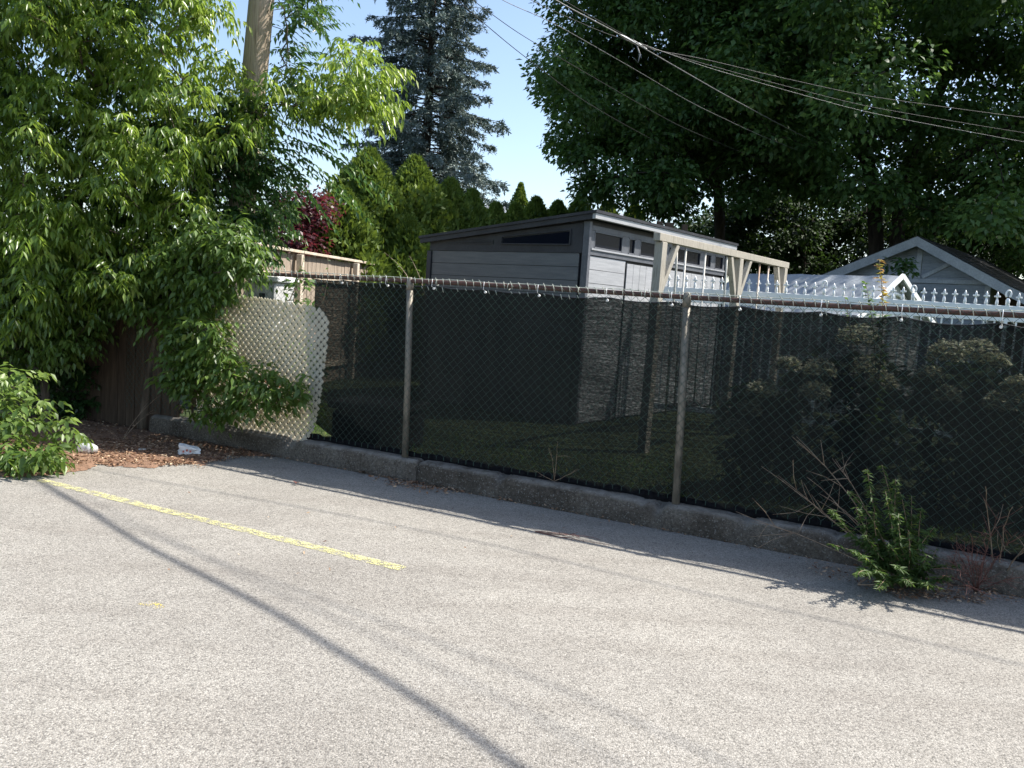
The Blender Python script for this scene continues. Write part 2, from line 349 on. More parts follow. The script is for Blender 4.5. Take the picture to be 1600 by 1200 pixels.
def grow(name, mat, parent, trunks, targets, r_tip=.004, expo=.5, k=6, wob=.08, steps=5, rise=.15):
    # skeleton grown from the trunk polylines out to every target; radii by the pipe model
    pos = []; par = []; trad = {}
    for tr in trunks:
        pts = np.array(tr['p'], float)
        for i, p in enumerate(pts):
            par.append(len(pos)-1 if i else tr.get('par', -1)); trad[len(pos)] = tr['r'][i]; pos.append(p)
    chains = []; tg = np.array(targets, float); A = np.array(pos)
    order = np.argsort(np.min(np.linalg.norm(tg[:, None]-A[None], axis=2), axis=1))
    for ti in order:
        t = tg[ti]; A = np.array(pos); dd = np.linalg.norm(A-t, axis=1)+np.maximum(0, A[:, 2]-t[2])*.6
        i = int(np.argmin(dd)); a = A[i]; D = np.linalg.norm(t-a)
        if D < .02: continue
        st = max(2, min(steps, int(D/.12)+1)); prev = i; mid = (a+t)/2+np.array([0, 0, rise*D])+rng.normal(size=3)*wob*D
        for q in range(1, st+1):
            u = q/st; p = (1-u)**2*a+2*u*(1-u)*mid+u*u*t; par.append(prev); prev = len(pos); pos.append(p)
    n_ = len(pos); cnt = np.zeros(n_)
    kids = np.zeros(n_, int)
    for i in range(n_):
        if par[i] >= 0: kids[par[i]] += 1
    for i in range(n_-1, -1, -1):
        if kids[i] == 0: cnt[i] += 1
        if par[i] >= 0: cnt[par[i]] += cnt[i]
    rad = r_tip*cnt**expo
    for i, r_ in trad.items(): rad[i] = r_
    mb = MB(); done = set()
    for i in range(n_-1, -1, -1):                     # chains from each tip back to a used node
        if i in done: continue
        ch = [i]; done.add(i); j = par[i]
        while j >= 0:
            ch.append(j)
            if j in done: break
            done.add(j); j = par[j]
        if len(ch) < 2: continue
        rr = [min(rad[q], rad[ch[0]]*3+.01 if q != ch[-1] else rad[ch[-2]]*1.3+.002) for q in ch] if ch[-1] not in trad else [rad[q] for q in ch[:-1]]+[min(rad[ch[-1]], rad[ch[-2]]*1.6+.01) if ch[0] not in trad else rad[ch[-1]]]
        mb.tube([pos[q] for q in ch][::-1], rr[::-1], k, cap=False)
    return mb.build(name, mat, parent)
def inpoly(x, y, poly):
    c_ = False; j = len(poly)-1
    for i in range(len(poly)):
        xi, yi = poly[i]; xj, yj = poly[j]
        if (yi > y) != (yj > y) and x < (xj-xi)*(y-yi)/(yj-yi)+xi: c_ = not c_
        j = i
    return c_
def sample_poly(poly, n_, holes=()):
    xs = [p[0] for p in poly]; ys = [p[1] for p in poly]; out = []
    while len(out) < n_:
        x = random.uniform(min(xs), max(xs)); y = random.uniform(min(ys), max(ys))
        if inpoly(x, y, poly) and not any(inpoly(x, y, h) for h in holes): out.append((x, y))
    return out
def rows(fnp, nu, nv, mat, name, parent=None, uvf=None, smooth=True):  # a sheet from fnp(i,j)
    V = [fnp(i, j) for j in range(nv) for i in range(nu)]
    F = [(j*nu+i, j*nu+i+1, (j+1)*nu+i+1, (j+1)*nu+i) for j in range(nv-1) for i in range(nu-1)]
    me = bpy.data.meshes.new(name); off = np.array(V).mean(axis=0) if parent is None else np.array(parent.location)
    me.from_pydata([tuple(float(c) for c in (np.array(p)-off)) for p in V], [], F)
    me.polygons.foreach_set('use_smooth', [smooth]*len(F))
    if uvf:
        uvl = me.uv_layers.new(name='UVMap'); vi = np.zeros(len(me.loops), np.int32); me.loops.foreach_get('vertex_index', vi)
        U = np.array([uvf(i, j) for j in range(nv) for i in range(nu)]); uvl.data.foreach_set('uv', U[vi].astype(np.float32).ravel())
    me.update(); o = mesh_obj(name, me, mat, parent)
    if parent is None: o.location = off
    return o
def fbm(x, y, z=0, s=1.): return mnoise.fractal(Vector((x*s, y*s, z*s)), 1, 2, 4)

# ------------------------------------------------------------------ the fence line
A0 = np.array([-1.325, 7.36, 0]); DV = np.array([.889, -.457, 0]); DV /= np.linalg.norm(DV); NV = np.array([DV[1], -DV[0], 0])  # NV points to the camera
if NV[1] > 0: NV = -NV
def F3(s, p, z): return A0+s*DV+p*NV+np.array([0, 0, z])
def FS(px, py, p=-.09):
    d = ray(px, py); n_ = NV; q = EYEP+d*((A0+p*NV-EYEP)@n_)/(d@n_); return (q-A0)@DV, q[2]

# ------------------------------------------------------------------ ground
def asph(i, j):
    x = -14+28*i/60; y = -6+24*j/50
    return (x, y, .012*fbm(x, y, 0, .5))
def lot(i, j):      # sheet ends under the kerb
    s = -9+20*i/70; p = -.08+16*(j/40)**1.6
    q = F3(s, p, 0); return (q[0], q[1], 0)
o = rows(lot, 71, 41, M_asph, 'parking_lot'); tag(o, 'weathered light grey asphalt with coarse aggregate', kind='structure')
g = MB(); B_ = 400
g.add([(-B_, -B_, -.06), (B_, -B_, -.06), (B_, B_, -.06), (-B_, B_, -.06)], [(0, 1, 2, 3)])
tag(g.build('ground', M_lawn), 'open ground beyond the lot', kind='structure')
def yard(i, j):
    s = -9+40*i/60; p = -.22-60*(j/50)**1.8
    q = F3(s, p, 0); return (q[0], q[1], .155+.015*fbm(q[0], q[1], 0, .8))
tag(rows(yard, 61, 51, M_lawn, 'lawn'), 'mown green lawn behind the kerb', kind='structure')
# kerb: a worn concrete upstand in cast lengths
KS = [-2.75, .62, 8.2]
for a, b in zip(KS[:-1], KS[1:]):
    mb = MB(); nn = int((b-a)/.03); prof = [(0, -.02), (.004, .09), (0, .165), (-.012, .188), (-.04, .20), (-.17, .20), (-.22, .19), (-.23, .0)]
    ks = random.uniform(-.006, .006)
    V = []; 
    for i in range(nn+1):
        s = a+.004+(b-a-.008)*i/nn; e = min(i, nn-i)
        for (p, z) in prof:
            w_ = .007*fbm(s*2.2, z*14, p*5)+.004*fbm(s*11, z*30, p*9+3)
            chip = max(0, fbm(s*3.1, 5, 2)-.28)*.11 if z > .16 and p > -.05 else 0
            en = .014 if (e == 0 and z > .1) else 0
            V.append(F3(s, p+w_-chip*.7-en*.5, z+(ks+w_*.7-chip-en if z > .05 else 0)))
    k = len(prof); f = [(i*k+j, (i+1)*k+j, (i+1)*k+j+1, i*k+j+1) for i in range(nn) for j in range(k-1)]
    f += [tuple(range(k)), tuple((nn*k+j) for j in range(k))[::-1]]
    mb.add(V, f, True); o = mb.build('kerb', M_kerb); tag(o, 'stained concrete kerb under the chain link fence', kind='structure', group='kerb lengths')
# yellow bay line and a small spray mark
def decal(name, pts, w0, mat, label, z=.016):
    mb = MB(); pts = [np.array(p, float) for p in pts]; V = []; k = len(pts)
    for i, p in enumerate(pts):
        t = pts[min(i+1, k-1)]-pts[max(i-1, 0)]; t /= np.linalg.norm(t); s_ = np.array([-t[1], t[0], 0])
        for e in (-1, 1): V.append((p[0]+s_[0]*e*w0[i]/2, p[1]+s_[1]*e*w0[i]/2, z))
    mb.add(V, [(2*i, 2*i+2, 2*i+3, 2*i+1) for i in range(k-1)]); o = mb.build(name, mat); tag(o, label, kind='structure'); return o
a, b = G(62, 750), G(630, 889)
pts = [a+(b-a)*t for t in np.linspace(0, 1, 60)]
decal('parking_line', pts, [.088+.006*random.uniform(-1, 1) for _ in pts], M_yellow, 'worn yellow painted parking line', .003)
pts = [G(x, y) for x, y in ((216, 944), (226, 943), (238, 946), (250, 949), (258, 948))]
decal('paint_mark', pts, [.02, .045, .07, .05, .02], M_yellow2, 'small faded yellow spray mark on the asphalt', .003)

# ------------------------------------------------------------------ chain link fence
S0, S1 = -3.2, 7.8
fence = thing('chain_link_fence', 'green chain link fence with rusty brown top rail on the concrete kerb', 'fence', None, F3(.4, -.09, .2))
posts = [-2.03, .416, 2.867, 5.33, 7.75]
for s in posts:
    mb = MB(); lean = .045
    mb.tube([F3(s+.02, -.085, .17), F3(s, -.09, .9), F3(s-.03, -.09, 1.70)], [.030, .029, .029], 14)
    p = mb.build('post', M_post, fence)
    cb = MB(); cb.tube([F3(s-.03, -.09, 1.66), F3(s-.03, -.09, 1.715), F3(s-.03, -.09, 1.758), F3(s-.03, -.09, 1.77)], [.032, .032, .028, .012], 12); cb.build('cap', M_post, p)
rail = MB(); rp = [F3(s, -.09+.006*math.sin(s*2.1), 1.735+.006*math.sin(s*1.3)) for s in np.linspace(S0, S1, 90)]
rail.tube(rp, .018, 12); rail.build('top_rail', M_rail, fence)
mb = MB(); W = .073; hw = W/2
ncol = int((S1-S0)/hw); zt, zb = 1.735, .235; nseg = int((zt-zb)/hw)
def warp(s, z): return .012*math.sin(s*1.7+z*2)+.010*fbm(s*.8, z*1.2, 3)*(1 if z < 1.6 else .4)
V = []; Fq = []
for c_ in range(ncol):
    x0 = S0+c_*hw; pts = []
    z_top = zt+.018
    for i in range(nseg+2):
        right = (i+c_) % 2
        z = z_top-i*hw
        if z < zb-hw*.4: break
        x = x0+(hw if right else 0)
        over = .0028*(1 if (c_ % 2) == (i % 2) else -1)
        sx = .006*fbm(x*1.3, z*1.3, 9)
        pts.append(F3(x+sx, -.062+over+warp(x, z), z+.005*fbm(x*1.1, z, 5)))
    if random.random() < .9: pts.append(pts[-1]+np.array([0, 0, -.028]))     # cut end above the kerb
    b0 = len(V); r_ = .0021
    for i, p in enumerate(pts):
        for (dx, dn) in ((1, 0), (0, 1), (-1, 0), (0, -1)):
            V.append(p+DV*dx*r_+NV*dn*r_)
    for i in range(len(pts)-1):
        for j in range(4): Fq.append((b0+i*4+j, b0+i*4+(j+1) % 4, b0+(i+1)*4+(j+1) % 4, b0+(i+1)*4+j))
fastmesh('wire_mesh', np.array(V), np.array(Fq), np.zeros(len(V)), M_wire, fence)
mb = MB()                                                          # twisted selvage and tie wires over the rail, sunlit wire ends painted pale
for c_ in range(0, int((S1-S0)/W)):
    s = S0+c_*W+random.uniform(-.006, .006); h = random.uniform(.012, .028); l_ = random.uniform(.012, .03)
    mb.tube([F3(s+.008, -.062, 1.715), F3(s-.002, -.064, 1.752), F3(s-l_, -.075, 1.757+h*.8)], .0029, 5)
    if random.random() < .7:
        q = random.uniform(.016, .045)
        mb.tube([F3(s-.004, -.058, 1.70), F3(s+.012, -.056, 1.70-q)], .0030, 5)  # pale dash stands in for sunlight on the wire below the rail
for s in np.arange(S0+.2, S1, .62):
    s += random.uniform(-.1, .1)
    mb.tube([F3(s, -.09+.026*math.cos(a), 1.735+.026*math.sin(a)) for a in np.linspace(-.6, 5.4, 12)], .003, 5)
mb.tube([F3(s, -.088+.003*math.sin(s*5), 1.762+.003*math.sin(s*9)) for s in np.linspace(S0, S1, 200)], .0032, 5)
mb.build('ties_sunlit_ends', M_wire2, fence)

# privacy screen, hung from the rail with ties
scr = thing('privacy_screen', 'black green shade cloth hung inside the chain link fence', 'privacy screen', None, F3(.4, -.13, .2))
se = [(0, -.56), (.12, -.60), (.2, -.62), (.35, -.66), (.6, -.67), (.9, -.66), (1.2, -.70), (1.5, -.73), (1.7, -.74)]
def s_left(z): return float(np.interp(z, [q[0] for q in se], [q[1] for q in se]))
tie_s = [-.72]+[(-.40+.52*i+random.uniform(-.05, .05)) for i in range(16)]
def ztop(s):
    t = np.clip((s-.3)/4.5, 0, 1); base = 1.711-.030*t
    k = np.searchsorted(tie_s, s); a, b = tie_s[max(0, k-1)], tie_s[min(len(tie_s)-1, k)]
    u = 0 if b <= a else (s-a)/(b-a); return base-.013*(1+1.2*t)*math.sin(math.pi*np.clip(u, 0, 1))+.005*fbm(s*3, 2)
NU, NZ = 330, 44
def scloth(i, j):
    v = j/(NZ-1); u = (i/(NU-1)); zz0 = .20
    s = -.6+(7.9)*u; sl_ = s_left(.2+1.45*v); s = sl_+(7.35-sl_)*u
    z = zz0+(ztop(s)-zz0)*v
    if v < .14 and s < .0: z += .0
    lift = .14*max(0, 1-(s+.6)/.28)*max(0, 1-v*4); z += lift
    p = -.135+.012*math.sin(s*6+2*z)*(.4+v)+.026*fbm(s*1.1, z*.8, 7)+.014*fbm(s*5, z*1.6, 1)+.005*fbm(s*16, z*3, 4)
    p -= .030*max(0, 1-v*7)*(.5+.7*fbm(s*6, 0, 4)); return F3(s, min(p, -.108), z)
def suv(i, j): return (8*i/(NU-1), 1.5*j/(NZ-1))
rows(scloth, NU, NZ, M_cloth, 'cloth', scr, suv)
mb = MB()                                                           # rolled hem at the top, slack roll at the foot
mb.tube([F3(s, -.118, ztop(s)-.002) for s in np.linspace(-.735, 7.3, 240)], .0045, 5); mb.build('top_hem', M_black, scr)
foot = MB(); V = []
fs = np.linspace(-1.0, 7.3, 260)
foot.tube([F3(s, -.165+.012*fbm(s*4, 1, 2), .205+.014*fbm(s*3, 4, 0)) for s in fs], [.030+.018*fbm(s*7, 2, 8)+.008 if s > -.8 else .012 for s in fs], 9)
foot.build('bottom_roll', M_mblack, scr)
for s in tie_s[1:]:
    if s > 7.2: continue
    t_ = MB(); t_.tube([F3(s+.005, -.112, ztop(s)-.022), F3(s, -.060, 1.70), F3(s, -.066, 1.765)], .0022, 5)
    q = ztop(s)-.025; t_.tube([F3(s, -.10, q), F3(s, -.090, q)], [.011, .010], 10); t_.build('tie', M_white, scr)

# lattice panel between mesh and screen
lat = thing('lattice_panel', 'white vinyl lattice panel standing behind the left end of the chain link fence', 'lattice', None, F3(-1.2, -.1, .2))
outl = [FS(x, y, -.10) for x, y in ((300, 452), (345, 462), (372, 462), (410, 466), (450, 472), (484, 478), (503, 484), (513, 500), (511, 540), (505, 590), (498, 640), (489, 672), (478, 692), (440, 688), (380, 676), (310, 656))]
def clipline(px, pz, dx, dz):
    hits = []
    for i in range(len(outl)):
        (x1, y1), (x2, y2) = outl[i], outl[(i+1) % len(outl)]; ex, ey = x2-x1, y2-y1; den = dx*ey-dz*ex
        if abs(den) < 1e-9: continue
        t = ((x1-px)*ey-(y1-pz)*ex)/den; u = ((x1-px)*dz-(y1-pz)*dx)/den
        if 0 <= u < 1: hits.append(t)
    hits.sort(); return list(zip(hits[::2], hits[1::2]))
def latp(s, z): return -.088-.010*math.sin((s+2)*1.3)-(.02*max(0, z-.9)**2)
cs = np.mean([q[0] for q in outl]); cz = np.mean([q[1] for q in outl]); q_ = math.sqrt(.5)
for di, (dx, dz) in enumerate(((q_, q_), (q_, -q_))):
    mb = MB()
    for kk in range(-45, 46):
        o_ = kk*.052; px, pz = cs-dz*o_, cz+dx*o_
        for t0, t1 in clipline(px, pz, dx, dz):
            if t1-t0 < .03: continue
            nseg_ = max(1, int((t1-t0)/.2))
            for g_ in range(nseg_):
                ta, tb = t0+(t1-t0)*g_/nseg_, t0+(t1-t0)*(g_+1)/nseg_
                a = (px+dx*ta, pz+dz*ta); b = (px+dx*tb, pz+dz*tb); off = -.0055*di
                mb.beam(F3(a[0], latp(*a)+off, a[1]), F3(b[0], latp(*b)+off, b[1]), .033, .0048, DV*(-dz)+np.array([0, 0, dx]), .0008)
    mb.build('strips', M_latt, lat)

# ------------------------------------------------------------------ wooden fences
def board_fence(a, b, z0, z1, mat, railmat, label, cap=True, bw=.14, toward=None, ragged=.02, topvary=0, postside=True):
    a = np.array(a, float); b = np.array(b, float); d = b-a; L = np.linalg.norm(d[:2]); d = d/np.linalg.norm(d)
    n_ = np.array([-d[1], d[0], 0]); n_ = n_ if n_@np.array(toward) > 0 else -n_
    t = thing('board_fence', label, 'fence', None, (a[0], a[1], z0)); mb = MB(); x = 0
    while x < L:
        w_ = bw*random.uniform(.93, 1.05); c0 = a+d*(x+w_/2)-n_*(.03+random.uniform(0, .008)); h = z1-random.uniform(0, ragged)
        mb.obox((c0[0], c0[1], (z0+h)/2), d*(w_/2-.004), n_*.009, (0, 0, (h-z0)/2), .003); x += w_
    mb.build('boards', mat, t)
    for zz in (z0+.3, z1-.35):
        r_ = MB(); r_.beam((a[0], a[1], zz), (a[0]+d[0]*L, a[1]+d[1]*L, zz), .085, .04); r_.build('rail', railmat, t)
    if cap:
        r_ = MB(); r_.beam((a[0]-n_[0]*.01, a[1]-n_[1]*.01, z1+.022), (a[0]+d[0]*L-n_[0]*.01, a[1]+d[1]*L-n_[1]*.01, z1+.022), .04, .12, (0, 0, 1)); r_.build('cap_rail', railmat, t)
    x = .4
    while x < L:
        p = a+d*x+n_*.065; q = MB(); q.obox((p[0], p[1], (z0+z1-.02)/2), d*.045, n_*.04, (0, 0, (z1-.02-z0)/2), .004); q.build('post', railmat, t); x += 2.1
    return t
a = G(340, 372, 2.15); b = G(650, 423, 2.15)
a, b = G(410, 383, 2.15), G(620, 418, 2.15); dd = (b-a)/np.linalg.norm(b-a)
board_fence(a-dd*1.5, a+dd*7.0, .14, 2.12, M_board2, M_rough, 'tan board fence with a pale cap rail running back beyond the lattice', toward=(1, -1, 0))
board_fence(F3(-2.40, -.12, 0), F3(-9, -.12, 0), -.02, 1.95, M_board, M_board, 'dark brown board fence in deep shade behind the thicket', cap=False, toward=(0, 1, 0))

# ------------------------------------------------------------------ utility pole
t = thing('utility_pole', 'weathered wooden utility pole rising out of the thicket', 'utility pole', None, P(352, 640, 9.6)*np.array([1, 1, 0]))
b0 = P(366, 460, 9.6); t0 = P(405, 40, 9.6); dd = (t0-b0)/(t0[2]-b0[2]); pr = []
zs = np.linspace(-.1, 9.5, 40); mb = MB(); pts = [b0+dd*(z-b0[2]) for z in zs]
mb.tube(pts, [.155-.004*z for z in zs], 20); mb.build('shaft', M_pole, t)
tp = b0+dd*(8.9-b0[2]); mb = MB(); mb.beam(tp+np.array([-1.1, -.16, 0]), tp+np.array([1.1, -.16, 0]), .11, .09); ca = mb.build('cross_arm', M_pole, t)
for x in (-1, -.4, .4, 1):
    mb = MB(); q = tp+np.array([x, -.16, .056]); mb.tube([q, q+np.array([0, 0, .05]), q+np.array([0, 0, .09]), q+np.array([0, 0, .13])], [.018, .04, .045, .02], 10); mb.build('insulator', M_greyp, ca)

# ------------------------------------------------------------------ garden shed (mono pitch, clerestory windows)
SR = np.array([2.49, 3.21, 0]); SR /= np.linalg.norm(SR); SLd = np.array([-SR[1], SR[0], 0])   # long side runs back right, short side runs left
SN = np.array([SR[1], -SR[0], 0]); SM = -SR                                                    # outward normals of long and short faces
K = np.array([.80, 10.30, 0]); LS, WS = 4.02, 2.62; ZB, ZH, ZL = .16, 2.735, 2.45
def facepx(px, py, n_):  # where a sight line meets a face of the shed, measured from its front corner
    d = ray(px, py); q = EYEP+d*((K-EYEP)@n_)/(d@n_)-K; return q
shed = thing('garden_shed', 'dark grey modern shed with sloping roof and clerestory windows', 'shed', None, (K[0], K[1], ZB))
def SP(u, v, z, o=0, p=0): return K+SR*u+SLd*v+SN*o+SM*p+np.array([0, 0, z])
def zroof(v): return ZH+(ZL-ZH)*v/WS
mb = MB()                                                           # core walls
mb.add([SP(.03, .03, ZB), SP(LS-.03, .03, ZB), SP(LS-.03, WS-.03, ZB), SP(.03, WS-.03, ZB), SP(.03, .03, zroof(0)-.04), SP(LS-.03, .03, zroof(0)-.04), SP(LS-.03, WS-.03, zroof(WS)-.04), SP(.03, WS-.03, zroof(WS)-.04)],
       [(0, 3, 2, 1), (4, 5, 6, 7), (0, 1, 5, 4), (1, 2, 6, 5), (2, 3, 7, 6), (3, 0, 4, 7)])
mb.build('wall', M_shed2, shed)
def quadbox(mb, c4, out, th): # thick panel from 4 corner points
    c4 = [np.array(c) for c in c4]; n_ = np.array(out)*th; v = c4+[c+n_ for c in c4]
    mb.add(v, [(0, 3, 2, 1), (4, 5, 6, 7), (0, 1, 5, 4), (1, 2, 6, 5), (2, 3, 7, 6), (3, 0, 4, 7)])
zs0 = 2.27; bh = .168
mb = MB(); k = 0
z = zs0
while z > ZB+.05:                                                   # siding boards on both faces, small shadow gaps
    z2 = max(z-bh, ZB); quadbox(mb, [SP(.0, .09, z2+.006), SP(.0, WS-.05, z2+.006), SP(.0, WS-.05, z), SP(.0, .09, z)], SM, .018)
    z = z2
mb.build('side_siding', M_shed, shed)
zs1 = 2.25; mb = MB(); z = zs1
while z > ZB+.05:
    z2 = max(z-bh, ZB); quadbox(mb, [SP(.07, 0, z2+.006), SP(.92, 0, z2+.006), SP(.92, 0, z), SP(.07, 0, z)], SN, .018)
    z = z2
mb.build('front_siding', M_shed_sunlit, shed)
mb = MB()
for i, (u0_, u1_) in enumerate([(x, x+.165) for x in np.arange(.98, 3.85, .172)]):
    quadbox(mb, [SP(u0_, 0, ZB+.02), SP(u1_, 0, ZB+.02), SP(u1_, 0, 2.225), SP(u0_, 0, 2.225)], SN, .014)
mb.build('door_planks', M_shed_sunlit, shed)
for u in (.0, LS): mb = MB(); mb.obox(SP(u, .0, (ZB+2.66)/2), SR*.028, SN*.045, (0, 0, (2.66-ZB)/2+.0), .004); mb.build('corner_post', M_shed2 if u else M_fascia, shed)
mb = MB(); mb.obox(SP(0, WS, (ZB+2.27)/2), SR*.04, SN*.04, (0, 0, (2.27-ZB)/2), .004); mb.build('corner_post', M_shed2, shed)
mb = MB(); quadbox(mb, [SP(.0, .05, zs0+.004), SP(.0, WS-.0, zs0+.004), SP(0, WS-.0, zroof(WS)-.06), SP(0, .05, zroof(0)-.09)], SM, .024)
mb.build('gable_panel', M_shed2, shed)
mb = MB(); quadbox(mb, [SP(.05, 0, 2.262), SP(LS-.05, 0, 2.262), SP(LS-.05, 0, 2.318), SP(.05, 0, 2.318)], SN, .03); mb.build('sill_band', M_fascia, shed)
mb = MB(); quadbox(mb, [SP(.05, 0, 2.322), SP(LS-.05, 0, 2.322), SP(LS-.05, 0, 2.343), SP(.05, 0, 2.343)], SN, .044); mb.build('window_sill', M_shed_sunlit, shed)
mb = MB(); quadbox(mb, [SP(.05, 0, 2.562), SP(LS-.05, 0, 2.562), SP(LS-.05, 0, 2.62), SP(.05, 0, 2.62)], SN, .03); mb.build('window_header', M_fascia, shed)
wins = [(facepx(a, 380, SN)@SR, facepx(b, 385, SN)@SR) for a, b in ((925.5, 970), (980, 990), (998, 1036), (1043, 1049), (1055, 1094), (1102, 1111), (1117, 1130))]
edges = [.045]+[e for w_ in wins for e in w_]+[LS-.045]
for i in range(0, len(edges), 2):
    mb = MB(); quadbox(mb, [SP(edges[i], 0, 2.345), SP(edges[i+1], 0, 2.345), SP(edges[i+1], 0, 2.56), SP(edges[i], 0, 2.56)], SN, .026); mb.build('window_post', M_fascia, shed)
for (u1_, u2_) in wins:
    gl = MB(); quadbox(gl, [SP(u1_+.002, 0, 2.345), SP(u2_-.002, 0, 2.345), SP(u2_-.002, 0, 2.56), SP(u1_+.002, 0, 2.56)], SN, .008); wo_ = gl.build('window', M_glass, shed)
    fr = MB()
    for (a, b) in (((u1_+.01, 2.355), (u2_-.01, 2.355)), ((u1_+.01, 2.551), (u2_-.01, 2.551)), ((u1_+.01, 2.365), (u1_+.01, 2.541)), ((u2_-.01, 2.365), (u2_-.01, 2.541))):
        fr.beam(SP(a[0], 0, a[1], .02), SP(b[0], 0, b[1], .02), .018, .02, SN, .002)
    fr.build('frame', M_fascia, wo_)
# side window: a wedge under the roof slope, and a louvre panel beside it
gz = 2.375; va, vb = facepx(893, 375, SM)@SLd, facepx(786, 378, SM)@SLd; vc, vd = facepx(773, 381, SM)@SLd, facepx(700, 381, SM)@SLd
ta, tb = zroof(va)-.155, zroof(vb)-.125
gl = MB(); quadbox(gl, [SP(0, va+.02, gz+.01), SP(0, vb-.02, gz+.01), SP(0, vb-.02, tb-.02), SP(0, va+.02, ta-.02)], SM, .028)
wo_ = gl.build('window', M_glass, shed); fr = MB()
cs_ = [(va, gz), (vb, gz), (vb, tb), (va, ta)]
for i in range(4):
    a, b = cs_[i], cs_[(i+1) % 4]; fr.beam(SP(0, a[0], a[1], 0, .032), SP(0, b[0], b[1], 0, .032), .022, .016, SM, .002)
fr.build('frame', M_shed2, wo_)
mb = MB()
for i in range(3): mb.beam(SP(0, vc, 2.375+.022*i, 0, .030), SP(0, vd-.2*i, 2.375+.022*i, 0, .030), .010, .012, SM, .001)
mb.build('louvre', M_shed2, shed)
mb = MB()                                                            # roof slab with fascia steps
def roofslab(mb, u0_, u1_, v0, v1, zo, th):
    c4 = [SP(u0_, v0, zroof(v0)+zo), SP(u1_, v0, zroof(v0)+zo), SP(u1_, v1, zroof(v1)+zo), SP(u0_, v1, zroof(v1)+zo)]; quadbox(mb, c4, (0, 0, 1), th)
roofslab(mb, -.10, LS+.10, -.17, WS+.16, .0, .035); mb.build('roof', M_shed2, shed)
mb = MB(); roofslab(mb, -.085, LS+.085, -.155, -.11, -.065, .062); mb.build('front_fascia', M_shed_sunlit, shed)
mb = MB(); roofslab(mb, -.085, -.045, -.105, WS+.145, -.065, .062); mb.build('side_fascia', M_shed2, shed)

# ------------------------------------------------------------------ swing frame
BA, BE = np.array([1.40, 8.56, 2.4]), np.array([3.62, 11.52, 2.4]); bd = (BE-BA); BL = np.linalg.norm(bd); bd /= BL; bn = np.array([bd[1], -bd[0], 0])
sw = thing('swing_frame', 'weathered cedar post and beam swing frame with diagonal braces', 'swing frame', None, (BA[0], BA[1], .15))
def BP(t, z, o=0): return BA*np.array([1, 1, 0])+bd*t+bn*o+np.array([0, 0, z])
mb = MB(); mb.beam(BP(-.07, 2.37), BP(BL+.07, 2.37), .08, .075); mb.build('beam', M_cedar, sw)
for i, t_ in enumerate((.04, 2.08, BL-.05)):
    mb = MB(); lean = .0
    mb.beam(BP(t_-.02, .12), BP(t_, 2.325), .11, .09, bd); po = mb.build('post', M_cedar, sw)
    br = .36
    if i != 0: mb = MB(); mb.beam(BP(t_-.045, 2.30-br-.1), BP(t_-br*.75, 2.33), .06, .06, bn, .003); mb.build('brace', M_cedar, po)
    if i != 2: mb = MB(); mb.beam(BP(t_+.045, 2.30-br-.1), BP(t_+br*.95, 2.33), .06, .06, bn, .003); mb.build('brace', M_cedar, po)
for (ta, tb, mat_, nm) in ((.62, 1.12, M_rope, 0), (2.78, 3.10, M_rust, 1)):
    for q in (ta, tb):
        mb = MB(); mb.tube([BP(q, 2.31), BP(q+.01, 1.4), BP(q+.035, .62)], .011, 7); ha = mb.build('hanger', mat_, sw)
        e = MB(); e.tube([BP(q, 2.32, 0)+np.array([0, 0, -.02+.016*math.sin(a)])+bd*.016*math.cos(a) for a in np.linspace(0, 6.2, 9)], .004, 5); e.build('eye_bolt', M_post, ha)
    mb = MB(); mb.beam(BP(ta-.03, .60), BP(tb+.09, .60), .03, .18, (0, 0, 1), .008); mb.build('swing_seat', M_black, sw)
for q in (.30, 1.62):
    mb = MB(); mb.tube([BP(q+.1, 2.31), BP(q+.12, 2.1), BP(q+.16, .5)], .012, 7); mb.build('hanger', M_rope, sw)
# post tops beyond the shed
for i, (x, y) in enumerate(((1031, 346), (1046, 348), (1070, 351))):
    q = P(x, y, 16.5); mb = MB(); mb.obox((q[0], q[1], (q[2]+.1)/2), (.055+.03*(i == 1), 0, 0), (0, .05, 0), (0, 0, (q[2]-.1)/2), .006)
    o = mb.build('wooden_post', M_board, None)
    tag(o, ('leftmost brown post top showing over the shed roof', 'wide brown post top between two narrower ones over the shed roof', 'rightmost brown post top showing over the shed roof')[i], 'post', 'posts beyond the shed')

